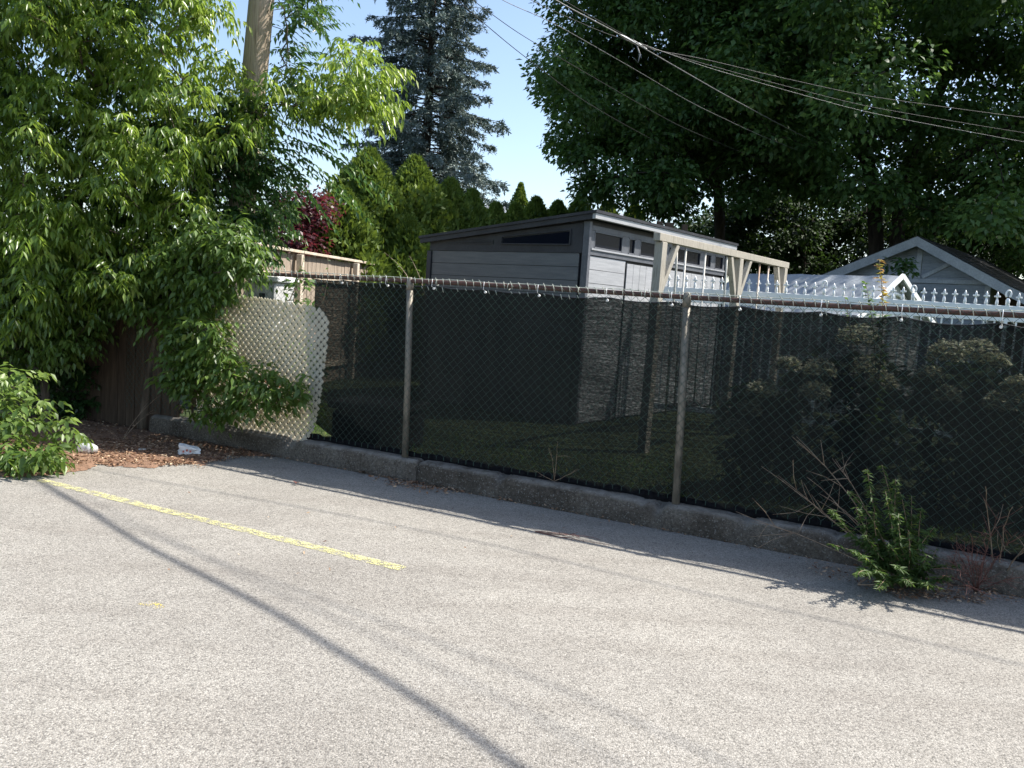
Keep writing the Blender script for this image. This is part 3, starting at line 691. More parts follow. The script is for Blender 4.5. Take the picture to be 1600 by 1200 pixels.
# ------------------------------------------------------------------ white ornamental fence
WA, WE = np.array([1.9, 11.30, 0]), np.array([9.2, 9.05, 0]); wd = (WE-WA); WL = np.linalg.norm(wd); wd /= WL; wn = np.array([wd[1], -wd[0], 0])
of = thing('ornamental_fence', 'white ornamental fence with cross shaped finials behind the chain link', 'fence', None, (WA[0], WA[1], .15))
def WP(t, z, o=0): return WA+wd*t+wn*o+np.array([0, 0, z])
mb = MB(); mb.beam(WP(0, 1.872), WP(WL, 1.872), .19, .035); mb.build('top_rail', M_white, of)
mb = MB(); mb.beam(WP(0, .35), WP(WL, .35), .08, .035); mb.build('bottom_rail', M_white, of)
sp = .1155
for bay in range(int(WL/(sp*9))+1):
    mb = MB(); t0_ = bay*sp*9; q = t0_
    if q > WL-.1: break
    mb.obox(WP(q, 1.05), wd*.02, wn*.02, (0, 0, .93), .003)
    mb.tube([WP(q+.027*math.cos(a), 2.075+.045*math.sin(a)+.03) for a in np.linspace(-.9, math.pi+.9, 12)], .012, 6)
    mb.tube([WP(q, 1.97), WP(q, 2.03), WP(q, 2.06)], [.022, .026, .012], 8)
    mb.build('post', M_white, of); mb = MB()
    for i in range(1, 9):
        q = t0_+i*sp
        if q > WL-.05: break
        mb.obox(WP(q, 1.12), wd*.009, wn*.009, (0, 0, .71), .001)
        mb.tube([WP(q, 1.965), WP(q, 1.985), WP(q, 2.015), WP(q, 2.045)], [.014, .022, .018, .011], 6)
        mb.beam(WP(q-.034, 2.072), WP(q+.034, 2.072), .020, .016, None, .004)
        mb.tube([WP(q, 2.04), WP(q, 2.08), WP(q, 2.10), WP(q, 2.13)], [.011, .013, .016, .002], 6)
    if len(mb.v): mb.build('picket_panel', M_white, of)

# ------------------------------------------------------------------ small gabled shelter with a pale roof
gA = np.array([6.37, 14.3, 0]); gd = np.array([-.6, .8, 0]); gx = np.array([.8, .6, 0]); GL = 3.2
gh = thing('play_house', 'small white gabled shelter with a pale sheet roof', 'shelter', None, (gA[0], gA[1], .15))
def GP(v, u, z): return gA+gx*v+gd*u+np.array([0, 0, z])
rz, ez, hwid = 2.50, 1.78, 1.15
for sd in (-1, 1):
    mb = MB(); n_ = np.array([0, 0, -.02]); nsub = 14
    V = []
    for j in range(nsub+1):
        for i in range(7):
            u = -.12+(GL+.2)*j/nsub; v = i/6; V.append(GP(sd*hwid*v, u, rz-(rz-ez)*v+.005*math.sin(j*1.7+i)+.012*fbm(u*2, v*3)))
    f = [(j*7+i, j*7+i+1, (j+1)*7+i+1, (j+1)*7+i) for j in range(nsub) for i in range(6)]
    b_ = len(V); V2 = V+[np.array(p)+n_ for p in V]; f2 = f+[tuple(b_+q for q in x)[::-1] for x in f]
    mb.add(V2, f2, True); mb.build('roof', M_tarp, gh)
    mb = MB(); mb.beam(GP(0, -.15, rz+.0), GP(sd*(hwid+.08), -.15, ez-.05), .09, .03, (0, 0, 1)); mb.build('bargeboard', M_white, gh)
mb = MB(); mb.add([GP(-hwid+.1, 0, ez), GP(hwid-.1, 0, ez), GP(0, 0, rz-.06), GP(-hwid+.1, .03, ez), GP(hwid-.1, .03, ez), GP(0, .03, rz-.06)], [(0, 1, 2), (5, 4, 3), (0, 3, 4, 1), (1, 4, 5, 2), (2, 5, 3, 0)])
mb.add([GP(-hwid+.1, 0, .15), GP(hwid-.1, 0, .15), GP(hwid-.1, 0, ez), GP(-hwid+.1, 0, ez), GP(-hwid+.1, .03, .15), GP(hwid-.1, .03, .15), GP(hwid-.1, .03, ez), GP(-hwid+.1, .03, ez)],
       [(0, 1, 2, 3), (7, 6, 5, 4), (0, 4, 5, 1), (3, 2, 6, 7), (0, 3, 7, 4), (1, 5, 6, 2)])
mb.build('gable_wall', M_greyp, gh)
mb = MB(); mb.tube([GP(.55*math.cos(a), -.03, 1.72+.48*math.sin(a)) for a in np.linspace(.1, math.pi-.1, 16)], .03, 8); mb.beam(GP(0, -.03, 1.2), GP(0, -.03, 2.2), .05, .03); mb.build('arch_trim', M_white, gh)
mb = MB()
for v in (-hwid+.1, hwid-.1): mb.beam(GP(v, .02, .15), GP(v, GL, .15+1.6), .01, .01)
for sd in (-1, 1):
    wl = MB(); wl.add([GP(sd*(hwid-.1), .03, .15), GP(sd*(hwid-.1), GL, .15), GP(sd*(hwid-.1), GL, ez), GP(sd*(hwid-.1), .03, ez), GP(sd*(hwid-.13), .03, .15), GP(sd*(hwid-.13), GL, .15), GP(sd*(hwid-.13), GL, ez), GP(sd*(hwid-.13), .03, ez)],
        [(0, 1, 2, 3), (7, 6, 5, 4), (0, 4, 5, 1), (3, 2, 6, 7), (0, 3, 7, 4), (1, 5, 6, 2)]); wl.build('side_wall', M_greyp, gh)

# ------------------------------------------------------------------ garage
az_ = R(41); gr = np.array([math.sin(az_), math.cos(az_), 0]); gl_ = np.array([math.cos(az_), -math.sin(az_), 0])     # ridge direction, along the gable to the right
ap = G(1441, 372, 3.75); ap = np.array([ap[0], ap[1], 0]); ga = thing('garage', 'blue grey gabled garage with dark shingle roof', 'garage', None, (ap[0], ap[1], .1))
def HP(v, u, z): return ap+gl_*v+gr*u+np.array([0, 0, z])
RZ = 3.72; SL_ = {-1: .445, 1: .545}; HWS = {-1: 2.5, 1: 1.55}; OV = {-1: 2.95, 1: 3.3}; D_ = 6.0
zz_ = lambda sd, v: RZ-SL_[sd]*v+(.13*max(0, v-2.0)**1.4 if sd > 0 else 0)
mb = MB(); vl, vr = HWS[-1], HWS[1]; pf = [(-vl, .1), (vr, .1), (vr, zz_(1, vr)-.06), (0, RZ-.06), (-vl, zz_(-1, vl)-.06)]
mb.add([HP(v, 0, z) for v, z in pf]+[HP(v, D_, z) for v, z in pf], [(0, 1, 2, 3, 4), (9, 8, 7, 6, 5), (0, 5, 6, 1), (1, 6, 7, 2), (4, 9, 5, 0), (2, 7, 8, 3), (3, 8, 9, 4)])
mb.build('wall', M_gar, ga)
mb = MB(); z = .3
while z < RZ:                                                         # lap siding on the gable end
    z2 = z+.16; a_ = min(vl, (RZ-.09-z2)/SL_[-1]); b_ = min(vr, (RZ-.09-z2)/SL_[1])
    if min(a_, b_) > .05: mb.obox(HP((b_-a_)/2, -.008, z+.08), gl_*(a_+b_)/2, gr*.008, (0, 0, .076), .003)
    z = z2
mb.build('siding', M_gar, ga)
for sd in (-1, 1):
    mb = MB(); nv = 12; W_ = OV[sd]
    for i in range(nv):                                               # courses of shingles
        v0, v1 = W_*i/nv, W_*(i+1)/nv+.02
        c4 = [HP(sd*v0, -.35, zz_(sd, v0)+.035), HP(sd*v0, D_+.3, zz_(sd, v0)+.035), HP(sd*v1, D_+.3, zz_(sd, v1)+.05), HP(sd*v1, -.35, zz_(sd, v1)+.05)]
        quadbox(mb, c4 if sd < 0 else [c4[1], c4[0], c4[3], c4[2]], (0, 0, 1), .015)
    mb.build('roof', M_shing, ga)
    mb = MB()
    for i in range(10):
        v0, v1 = W_*i/10, W_*(i+1)/10; c4 = [HP(sd*v0, -.36, zz_(sd, v0)-.19), HP(sd*v1, -.36, zz_(sd, v1)-.19), HP(sd*v1, -.36, zz_(sd, v1)+.03), HP(sd*v0, -.36, zz_(sd, v0)+.03)]
        quadbox(mb, c4 if sd > 0 else c4[::-1], -gr, .03)
    mb.build('bargeboard', M_trim, ga)
    mb = MB(); c4 = [HP(0, -.35, RZ-.03), HP(0, -.02, RZ-.03), HP(sd*2, -.02, zz_(sd, 2)-.03), HP(sd*2, -.35, zz_(sd, 2)-.03)]
    quadbox(mb, c4, (0, 0, 1), .03); mb.build('soffit', M_gar, ga)
mb = MB(); mb.beam(HP(-vl, -.035, 2.76), HP(vr, -.035, 2.76), .10, .03); mb.build('band_board', M_trim, ga)
mb = MB(); mb.beam(HP(0, -.035, 2.82), HP(0, -.035, RZ-.2), .12, .03, gl_); mb.build('gable_strut', M_trim, ga)
for sd in (-1, 1): mb = MB(); mb.beam(HP(sd*.10, -.037, 2.84), HP(sd*.78, -.037, 3.24), .09, .026); mb.build('gable_strut', M_trim, ga)
for v in (-vl+.06, vr-.06): mb = MB(); mb.beam(HP(v, -.034, .12), HP(v, -.034, 2.70), .12, .03, gl_); mb.build('corner_board', M_trim, ga)
mb = MB(); quadbox(mb, [HP(vr+.01, .8, .1), HP(3.0, .8, .1), HP(3.0, .8, 2.35), HP(vr+.01, .8, 2.6)], -gr, .04); mb.build('porch_wall', M_board, ga)
mb = MB(); mb.beam(HP(3.05, -.2, .1), HP(3.05, -.2, 2.1), .12, .12, gl_); mb.build('porch_post', M_trim, ga)

# ------------------------------------------------------------------ far house beyond the cedars
hA = P(800, 330, 46); fh = thing('house', 'distant house with a pale roof between the spruce and the maple', 'house', None, (hA[0], hA[1], 0))
def HH(x, y, z): return np.array([hA[0]+x, hA[1]+y, z])
zr = P(800, 312, 46)[2]
mb = MB(); mb.obox(HH(1, 3, 2.4), (5, 0, 0), (0, 3, 0), (0, 0, 2.4), .02); mb.build('wall', M_greyp, fh)
mb = MB(); mb.add([HH(-4.6, -.5, 4.8), HH(6.6, -.5, 4.8), HH(6.6, 3, zr), HH(-4.6, 3, zr), HH(-4.6, 6.5, 4.8), HH(6.6, 6.5, 4.8)], [(0, 1, 2, 3), (3, 2, 5, 4), (0, 3, 4), (1, 5, 2), (0, 4, 5, 1)]); mb.build('roof', M_tarp, fh)

# ------------------------------------------------------------------ trees
def clump_leaves(lv, centre, rad, n_, L, W, flat=.65, droop=.5, tone=0.):
    c_ = np.array(centre); v = unit(rng.normal(size=(n_, 3))); rr = rng.random(n_)[:, None]**.45
    pos = c_+v*rr*np.array([rad, rad, rad*flat])
    d = unit(v*np.array([1, 1, .35])+np.array([0, 0, -droop])+rng.normal(size=(n_, 3))*.45)
    nr = unit(np.array([0, 0, 1.])+v*.5+rng.normal(size=(n_, 3))*.45)
    lv.add(pos, d, nr, L*rng.uniform(.7, 1.25, n_), W*rng.uniform(.7, 1.2, n_), np.clip(rng.normal(.45+tone, .22, n_), 0, 1))
def crown_tree(name, label, cat, poly, holes, n_, Yc, Yh, base, trunks, mat, bark, leaf, per, rad, group=None, extra=None, r_tip=.012):
    t = thing(name, label, cat, group, (base[0], base[1], .1)); tg = []
    for (x, y) in sample_poly(poly, n_, holes):
        tg.append(P(x, y, Yc+Yh*np.clip(random.gauss(0, .5), -1, 1)))
    if extra: tg += extra
    lv = Leaves(quad=True)
    for c_ in tg:
        tone = .28*fbm(c_[0]*.5, c_[1]*.5, c_[2]*.5)
        clump_leaves(lv, c_, rad*random.uniform(.65, 1.2), int(per*random.uniform(.6, 1.2)), leaf[0], leaf[1], tone=tone)
    grow('trunk', bark, t, trunks, tg, r_tip, .5, 6, .1, 6, .08); lv.build('crown', mat, t); return t

# large maples on the right: trunk pairs, crowns reach past the top of the frame
def up_trunk(p0, pts): return [np.array(p0)]+[np.array(q) for q in pts]
YB = 20.5
polyB = [(1090, -60), (1250, -420), (1500, -520), (1900, -480), (2100, -200), (2080, 250), (1980, 380), (1700, 400), (1560, 360), (1480, 350), (1370, 300), (1260, 300), (1180, 250), (1120, 150)]
b0 = P(1385, 420, 22)*np.array([1, 1, 0])
trB = [dict(p=[b0, b0+(-.1, 0, 2.2), P(1365, 290, 22), P(1340, 200, 21.5), P(1300, 60, 21), P(1290, -120, 21)], r=[.24, .22, .19, .16, .11, .05]),
       dict(p=[P(1412, 425, 21.6)*np.array([1, 1, 0]), P(1402, 360, 21.7), P(1415, 270, 22), P(1450, 180, 22), P(1520, 30, 22), P(1560, -150, 22)], r=[.22, .20, .18, .15, .11, .05]),
       dict(p=[P(1420, 300, 22), P(1500, 250, 21), P(1640, 150, 20)], r=[.13, .11, .07], par=8)]
extraB = [P(x, y, 25) for x, y in [(random.uniform(1150, 2000), random.uniform(-400, 250)) for _ in range(300)]]
extraA = [P(random.uniform(930, 1280), random.uniform(-250, 270), 25.5) for _ in range(150)]
crown_tree('maple_tree', 'huge dark green maple whose forked trunk rises behind the garage', 'tree', polyB, (), 500, 20.5, 4.2, b0, trB, L_maple, M_barkd, (.155, .10), 430, .98, 'maples on the right', extraB)
polyA = [(900, -60), (868, 0), (852, 60), (868, 105), (850, 150), (880, 205), (885, 260), (885, 290), (925, 315), (1000, 325), (1060, 335), (1135, 325), (1200, 300), (1290, 290), (1300, 150), (1280, -60), (1240, -300), (1080, -420), (940, -250)]
a0 = P(1130, 420, 24)*np.array([1, 1, 0])
trA = [dict(p=[a0, P(1125, 380, 24), P(1120, 250, 23.5), P(1090, 120, 23), P(1050, 0, 23)], r=[.16, .15, .12, .09, .05]),
       dict(p=[P(1125, 300, 24), P(1060, 210, 23), P(960, 130, 22)], r=[.14, .11, .05], par=1)]
crown_tree('maple_tree', 'dark green maple whose leafy edge meets the open sky beside the shed', 'tree', polyA, (), 300, 22, 3.0, a0, trA, L_maple, M_barkd, (.15, .092), 400, .8, 'maples on the right', extraA)
# understorey behind garage and shed
polyC = [(1130, 330), (1300, 290), (1480, 330), (1600, 300), (1720, 330), (1720, 420), (1560, 420), (1440, 372), (1300, 425), (1180, 420), (1085, 400), (1085, 350)]
c0 = P(1260, 430, 27)*np.array([1, 1, 0])
crown_tree('understorey_tree', 'low dark tree behind the garage ridge under the maples', 'tree', polyC, [[(1310, 330), (1330, 330), (1330, 350), (1310, 350)], [(1290, 370), (1318, 370), (1318, 392), (1290, 392)]], 250, 28, 3, c0,
           [dict(p=[c0, P(1262, 380, 27), P(1270, 340, 27)], r=[.14, .12, .07])], L_under, M_barkd, (.16, .10), 260, .85)
polyD = [(1540, 340), (1620, 250), (1720, 260), (1760, 420), (1600, 430), (1570, 400)]
d0 = P(1660, 440, 24)*np.array([1, 1, 0])
crown_tree('understorey_tree', 'dense low tree at the far right above the garage eave', 'tree', polyD, (), 40, 24.5, 1.5, d0, [dict(p=[d0, P(1660, 380, 24), P(1655, 320, 24)], r=[.14, .12, .07])], L_maple, M_barkd, (.16, .10), 180, .8)

# blue spruce
spt = P(655, 420, 27)*np.array([1, 1, 0]); sp_t = thing('spruce_tree', 'tall blue grey spruce standing behind the cedar row', 'tree', None, (spt[0], spt[1], .1))
mb = MB(); HZ = 15.5
ax_t = lambda z: spt+np.array([.02*math.sin(z), .02*math.cos(z*1.3), z])
mb.tube([ax_t(z) for z in np.linspace(0, HZ, 24)], [.24*(1-z/HZ)+.012 for z in np.linspace(0, HZ, 24)], 9)
bp, bdir, bl, brn = [], [], [], []
for bi in range(430):
    z = 1.2+(HZ-1.3)*((bi+random.random())/430)**1.05; a = bi*2.39996+random.uniform(-.3, .3)
    Lb = (.5+2.85*(1-z/HZ)**.8)*random.uniform(.62, 1.15)
    if math.sin(a) > .35: Lb *= .9
    if random.random() < .07: Lb *= 1.22
    h = np.array([math.cos(a), math.sin(a), 0]); p0 = ax_t(z); pts = []; nb = 9
    for q in range(nb+1):
        u = q/nb; pts.append(p0+h*Lb*u+np.array([0, 0, Lb*(.10*u-.48*u*u+.26*u**3)]))
    mb.tube(pts, [.022*(1-u)+.004 for u in np.linspace(0, 1, nb+1)], 4, cap=False)
    sd = np.array([-h[1], h[0], 0]); own = .5+.5*random.uniform(-.5, .5)
    for q in range(int(Lb*20)):
        u = random.uniform(.18, 1.0)**.8; i0 = min(int(u*nb), nb-1); fr_ = u*nb-i0; pp = pts[i0]*(1-fr_)+pts[i0+1]*fr_; tw = unit(pts[i0+1]-pts[i0])
        sg = random.choice((-1, 1)); lt = (.20+.50*(1-u)*min(Lb/2.5, 1))*random.uniform(.6, 1.2)
        dv = unit(tw*.75+sd*sg*random.uniform(.2, 1.0)+np.array([0, 0, random.uniform(-1.0, -.05)]))
        bp.append(pp); bdir.append(dv); bl.append(lt); brn.append(own)
mb.build('trunk', M_barkd, sp_t)
bp, bdir, bl, brn = (np.array(x) for x in (bp, bdir, bl, brn)); lv = Leaves(quad=True)
for q in range(15):                                                      # needles in brushes along each twig
    u = rng.uniform(.05, 1, len(bp))[:, None]; pos = bp+bdir*bl[:, None]*u+np.array([0, 0, -1.])*(bl[:, None]*u*u*.25)
    dv = unit(bdir*.9+rng.normal(size=bp.shape)*.55+np.array([0, 0, .1])); nr = unit(rng.normal(size=bp.shape)+np.array([0, 0, .8]))
    lv.add(pos, dv, nr, rng.uniform(.08, .17, len(bp)), rng.uniform(.022, .042, len(bp)), brn+rng.normal(0, .18, len(bp)))
lv.build('crown', L_spruce, sp_t)

# cedar row (arborvitae), receding to the right
def arbor(px, ptop, Y, w_, label, lean=0):
    top = P(px, ptop, Y); b = np.array([top[0], top[1], .1]); H_ = top[2]-.1
    w_ *= 1.6; t = thing('cedar_tree', label, 'tree', 'cedar row behind the shed', b)
    mb = MB(); mb.tube([b, b+(0, 0, H_*.5), b+(.02, 0, H_*.93)], [.06, .045, .01], 7); mb.build('trunk', M_bark, t)
    n_ = int(8500*min(1.5, (w_*H_/4)**.6)); lv = Leaves(quad=True)
    zf = rng.random(n_)**.85; a = rng.uniform(0, 2*math.pi, n_)
    prof = np.interp(zf, [0, .15, .45, .75, .92, 1], [.85, 1, .93, .62, .26, .03])*w_/2
    lump = np.array([1+.42*fbm(math.cos(q)*1.6+b[0], math.sin(q)*1.6, z_*H_*1.5) for q, z_ in zip(a, zf)])
    rr = prof*lump*rng.uniform(.5, 1.16, n_)**.6
    pos = np.stack([b[0]+rr*np.cos(a), b[1]+rr*np.sin(a), b[2]+zf*H_], 1)
    out = np.stack([np.cos(a), np.sin(a), np.zeros(n_)], 1)
    d = unit(out*.45+np.array([0, 0, 1.])*rng.uniform(.3, 1.1, n_)[:, None]+rng.normal(size=(n_, 3))*.35)
    nr = unit(np.cross(out, np.array([0, 0, 1.]))*rng.choice((-1, 1), n_)[:, None]+rng.normal(size=(n_, 3))*.6)
    nr2 = unit(out+rng.normal(size=(n_, 3))*.5); pick = (rng.random(n_) < .6)[:, None]
    lv.add(pos, d, np.where(pick, nr2, nr), rng.uniform(.09, .17, n_), rng.uniform(.05, .085, n_), np.clip(rng.normal(.5, .2, n_)+.35*(lump-1), 0, 1))
    lv.build('crown', L_arbor, t); return t
CED = [(578, 238, 16.6, 1.45, 'leftmost and tallest cedar in front of the spruce'), (650, 250, 17.4, 1.35, 'broad yellow green cedar just left of the shed roof'),
       (704, 285, 18.4, 1.25, 'cedar standing below the right side of the spruce'), (738, 302, 19.6, 1.1, 'narrow cedar at the right foot of the spruce'),
       (775, 322, 21, 1.15, 'small cedar under the open sky above the shed roof'), (806, 322, 22, 1.0, 'small cedar below the distant pale roof'),
       (838, 312, 23, 1.2, 'cedar just left of the maple edge'), (872, 318, 24.2, 1.2, 'cedar half in the shade of the maple edge'),
       (908, 306, 25.4, 1.3, 'pointed cedar directly above the shed roof corner'), (950, 318, 26.8, 1.4, 'shaded cedar right of the shed roof corner'), (992, 322, 28, 1.4, 'last shaded cedar in the row, above the shed roof')]
for c_ in CED: arbor(*c_)
arbor(814, 288, 40, 1.1, 'far thin cedar tip against the sky')
arbor(536, 300, 15.4, 1.5, 'dark cedar at the left end of the row beside the red shrub')
arbor(612, 300, 16.4, 1.3, 'shaded cedar squeezed between the two tallest ones')
arbor(640, 345, 15.9, 1.0, 'low cedar at the left wall of the shed')

# red shrub
t = thing('red_shrub', 'dark red leaved shrub showing over the tan board fence', 'shrub', None, P(470, 460, 14.6)*np.array([1, 1, 0])+np.array([0, 0, .14]))
tg = [P(x, y, 14.6+random.uniform(-1, 1)) for x, y in sample_poly([(400, 345), (440, 315), (490, 308), (515, 330), (520, 380), (500, 420), (400, 420)], 46)]
lv = Leaves(quad=True)
for c_ in tg: clump_leaves(lv, c_, .34, 150, .085, .055, .8, .2)
b_ = np.array(t.location); grow('stems', M_bark, t, [dict(p=[b_, b_+(0, 0, .5), b_+(.1, 0, 1.1)], r=[.06, .05, .035])], tg, .006); lv.build('crown', L_red, t)

# ------------------------------------------------------------------ thicket on the left
def spray(lv, c_, n_, L, pairs, ll, lw, droop, tone, spread=.22, hang=.45, outv=None):
    v = unit(rng.normal(size=(n_, 3))*np.array([1, 1, .6])+(outv if outv is not None else 0)); base = np.array(c_)+v*rng.random((n_, 1))*spread
    d = unit(v+np.array([0, 0, .15])); compound(lv, base, d, L*rng.uniform(.7, 1.2, n_), pairs, ll, lw, droop, tone, hang=hang)
ash_poly = [(-120, -120), (330, -160), (370, -20), (375, 30), (300, 60), (360, 110), (440, 120), (500, 100), (555, 72), (600, 60), (625, 88), (606, 130), (600, 178), (560, 196), (500, 190), (440, 170), (400, 195), (350, 210), (330, 300), (300, 360), (270, 420), (200, 440), (150, 470), (60, 500), (-60, 520), (-160, 300)]
ash = thing('ash_tree', 'bright yellow green ash tree overhanging the lot corner', 'tree', None, (-5.1, 9.5, 0))
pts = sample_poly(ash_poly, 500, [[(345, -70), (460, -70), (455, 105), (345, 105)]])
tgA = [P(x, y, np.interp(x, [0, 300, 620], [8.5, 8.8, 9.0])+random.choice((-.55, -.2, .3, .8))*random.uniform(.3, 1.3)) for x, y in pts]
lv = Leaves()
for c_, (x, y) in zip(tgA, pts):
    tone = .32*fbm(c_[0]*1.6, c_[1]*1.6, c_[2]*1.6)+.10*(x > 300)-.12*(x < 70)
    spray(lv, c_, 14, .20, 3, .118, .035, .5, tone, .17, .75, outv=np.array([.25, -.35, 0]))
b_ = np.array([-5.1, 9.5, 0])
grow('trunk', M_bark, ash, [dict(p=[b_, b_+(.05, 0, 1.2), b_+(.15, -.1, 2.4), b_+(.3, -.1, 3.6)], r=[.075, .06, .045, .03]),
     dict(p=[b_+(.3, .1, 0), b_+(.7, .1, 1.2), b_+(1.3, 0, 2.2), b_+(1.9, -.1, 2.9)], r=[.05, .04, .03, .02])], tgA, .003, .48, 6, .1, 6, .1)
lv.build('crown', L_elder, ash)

elder_poly = [(-100, 420), (60, 430), (180, 400), (290, 360), (340, 330), (385, 350), (405, 385), (380, 425), (350, 455), (315, 490), (315, 535), (335, 570), (315, 590), (290, 550), (245, 495), (190, 480), (150, 490), (140, 550), (60, 570), (-20, 580), (-120, 560)]
EL = 0
eld = thing('box_elder', 'leafy box elder filling the lot corner below the ash branches', 'tree', None, (-3.9, 8.75, 0))
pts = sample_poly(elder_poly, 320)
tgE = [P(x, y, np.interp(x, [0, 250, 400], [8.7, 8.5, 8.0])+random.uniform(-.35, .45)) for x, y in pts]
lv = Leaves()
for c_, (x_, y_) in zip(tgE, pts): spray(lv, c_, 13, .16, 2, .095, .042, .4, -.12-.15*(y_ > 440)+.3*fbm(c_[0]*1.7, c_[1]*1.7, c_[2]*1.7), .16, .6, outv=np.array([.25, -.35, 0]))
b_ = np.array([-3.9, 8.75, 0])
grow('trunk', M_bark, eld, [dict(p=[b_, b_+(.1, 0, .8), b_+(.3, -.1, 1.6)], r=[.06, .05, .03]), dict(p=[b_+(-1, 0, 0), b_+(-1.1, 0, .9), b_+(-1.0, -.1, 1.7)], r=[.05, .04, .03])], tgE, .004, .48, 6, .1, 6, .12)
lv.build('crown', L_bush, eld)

# tree of heaven: long arching fronds right of the pole and over the fence
hv_ = thing('tree_of_heaven', 'dark green tree with long arching fronds around the utility pole', 'tree', None, (-3.6, 10.0, 0))
lv = Leaves(); tgH = []; fr = []
fronds = [((455, 190), (560, 235)), ((450, 205), (560, 262)), ((440, 215), (585, 300)), ((440, 240), (555, 335)), ((420, 250), (510, 345)), ((380, 255), (445, 320)), ((300, 215), (380, 265)),
          ((340, 290), (450, 365)), ((330, 310), (420, 380)), ((430, 150), (520, 160)), ((440, 120), (500, 60)), ((450, 60), (545, 20)), ((440, 40), (530, 8)), ((430, 20), (510, -20)), ((440, 90), (525, 95)),
          ((380, 350), (430, 400)), ((260, 240), (320, 285)), ((280, 300), (350, 360)), ((370, 230), (480, 240)), ((430, -20), (560, -10)), ((470, -50), (640, -25)), ((460, 130), (470, 180)), ((330, 470), (380, 500)), ((300, 500), (375, 530)), ((310, 480), (380, 550))]
for (a, b) in fronds:
    for r_ in range(3):
        Y_ = 9.1+random.uniform(-.4, .4); j = lambda s=14: random.uniform(-s, s)
        pa = P(a[0]+j(), a[1]+j(), Y_); pb = P(b[0]+j(18), b[1]+j(18), Y_-.25+random.uniform(-.2, .2)); d = pb-pa; L = np.linalg.norm(d)
        d0 = unit(d+np.array([0, 0, L*.28])); compound(lv, pa[None], d0[None], np.array([L]), int(max(6, L/.065)), .105, .036, .30, random.uniform(-.1, .2), hang=.35, jit=.1); tgH.append(pa)
pts = sample_poly([(230, 190), (430, 150), (455, 250), (450, 340), (400, 400), (330, 420), (230, 380)], 130)+sample_poly([(455, -40), (480, -40), (480, 130), (455, 130)], 9)+sample_poly([(-60, -60), (240, -60), (240, 420), (-60, 420)], 190)
for x, y in pts:
    c_ = P(x, y, 9.5+random.uniform(-.4, .6)); tgH.append(c_); spray(lv, c_, 9, .26, 6, .10, .036, .4, -.1, .15, .4)
b_ = np.array([-3.6, 10.0, 0])
grow('trunk', M_bark, hv_, [dict(p=[b_, b_+(.1, 0, 1.3), b_+(.3, 0, 2.6), b_+(.6, 0, 3.9)], r=[.07, .055, .04, .02])], tgH, .003, .48, 6, .08, 6, .1)
lv.build('crown', L_dark, hv_)

# shoots hanging in front of the lattice, low bush at the left edge
def small_bush(name, label, cat, poly, n_, Yf, base, mat, leafs, Lr, pairs, ll, lw, stems=None, tone=0, hang=.45, spread=.13, barkm=None):
    t = thing(name, label, cat, None, base); tg = [P(x, y, Yf(x, y)) for x, y in sample_poly(poly, n_)]; lv = Leaves()
    for c_ in tg:
        if c_[2] < .06: c_[2] = .06
        spray(lv, c_, leafs, Lr, pairs, ll, lw, .35, tone+.25*fbm(c_[0]*3, c_[1]*3, c_[2]*3), spread, hang, outv=np.array([.3, -.3, .2]))
    b_ = np.array(base)
    grow('stems', barkm or M_bark, t, stems or [dict(p=[b_, b_+(0, 0, .15)], r=[.02, .016])], tg, .0028, .48, 5, .1, 5, .15); o = lv.build('crown', mat, t); return t
small_bush('elder_shrub', 'dark leafy shoots reaching across the lower left of the lattice', 'shrub', [(255, 520), (330, 480), (352, 560), (400, 575), (455, 585), (470, 612), (440, 640), (380, 640), (330, 655), (285, 650), (265, 620)], 74,
           lambda x, y: np.interp(x, [200, 460], [8.2, 7.55])+random.uniform(-.12, .12), (-3.15, 8.35, 0), L_bush, 8, .15, 2, .10, .045, tone=-.12)
small_bush('low_shrub', 'low sprawling green shrub at the left edge of the asphalt', 'shrub', [(-60, 600), (60, 590), (95, 625), (125, 650), (120, 680), (80, 705), (88, 735), (40, 738), (-60, 735)], 44,
           lambda x, y: np.interp(y, [580, 745], [7.3, 6.45])+random.uniform(-.2, .25), (-4.35, 7.0, 0), L_bush, 9, .14, 2, .098, .046, tone=.12)
# ivy like growth against dark fence
small_bush('creeper', 'dim creeping greenery against the dark board fence', 'climber', [(40, 540), (150, 540), (140, 650), (60, 655), (40, 640)], 60, lambda x, y: 9.15, (-5.0, 9.0, 0), L_dark, 7, .12, 2, .08, .045, tone=-.2)

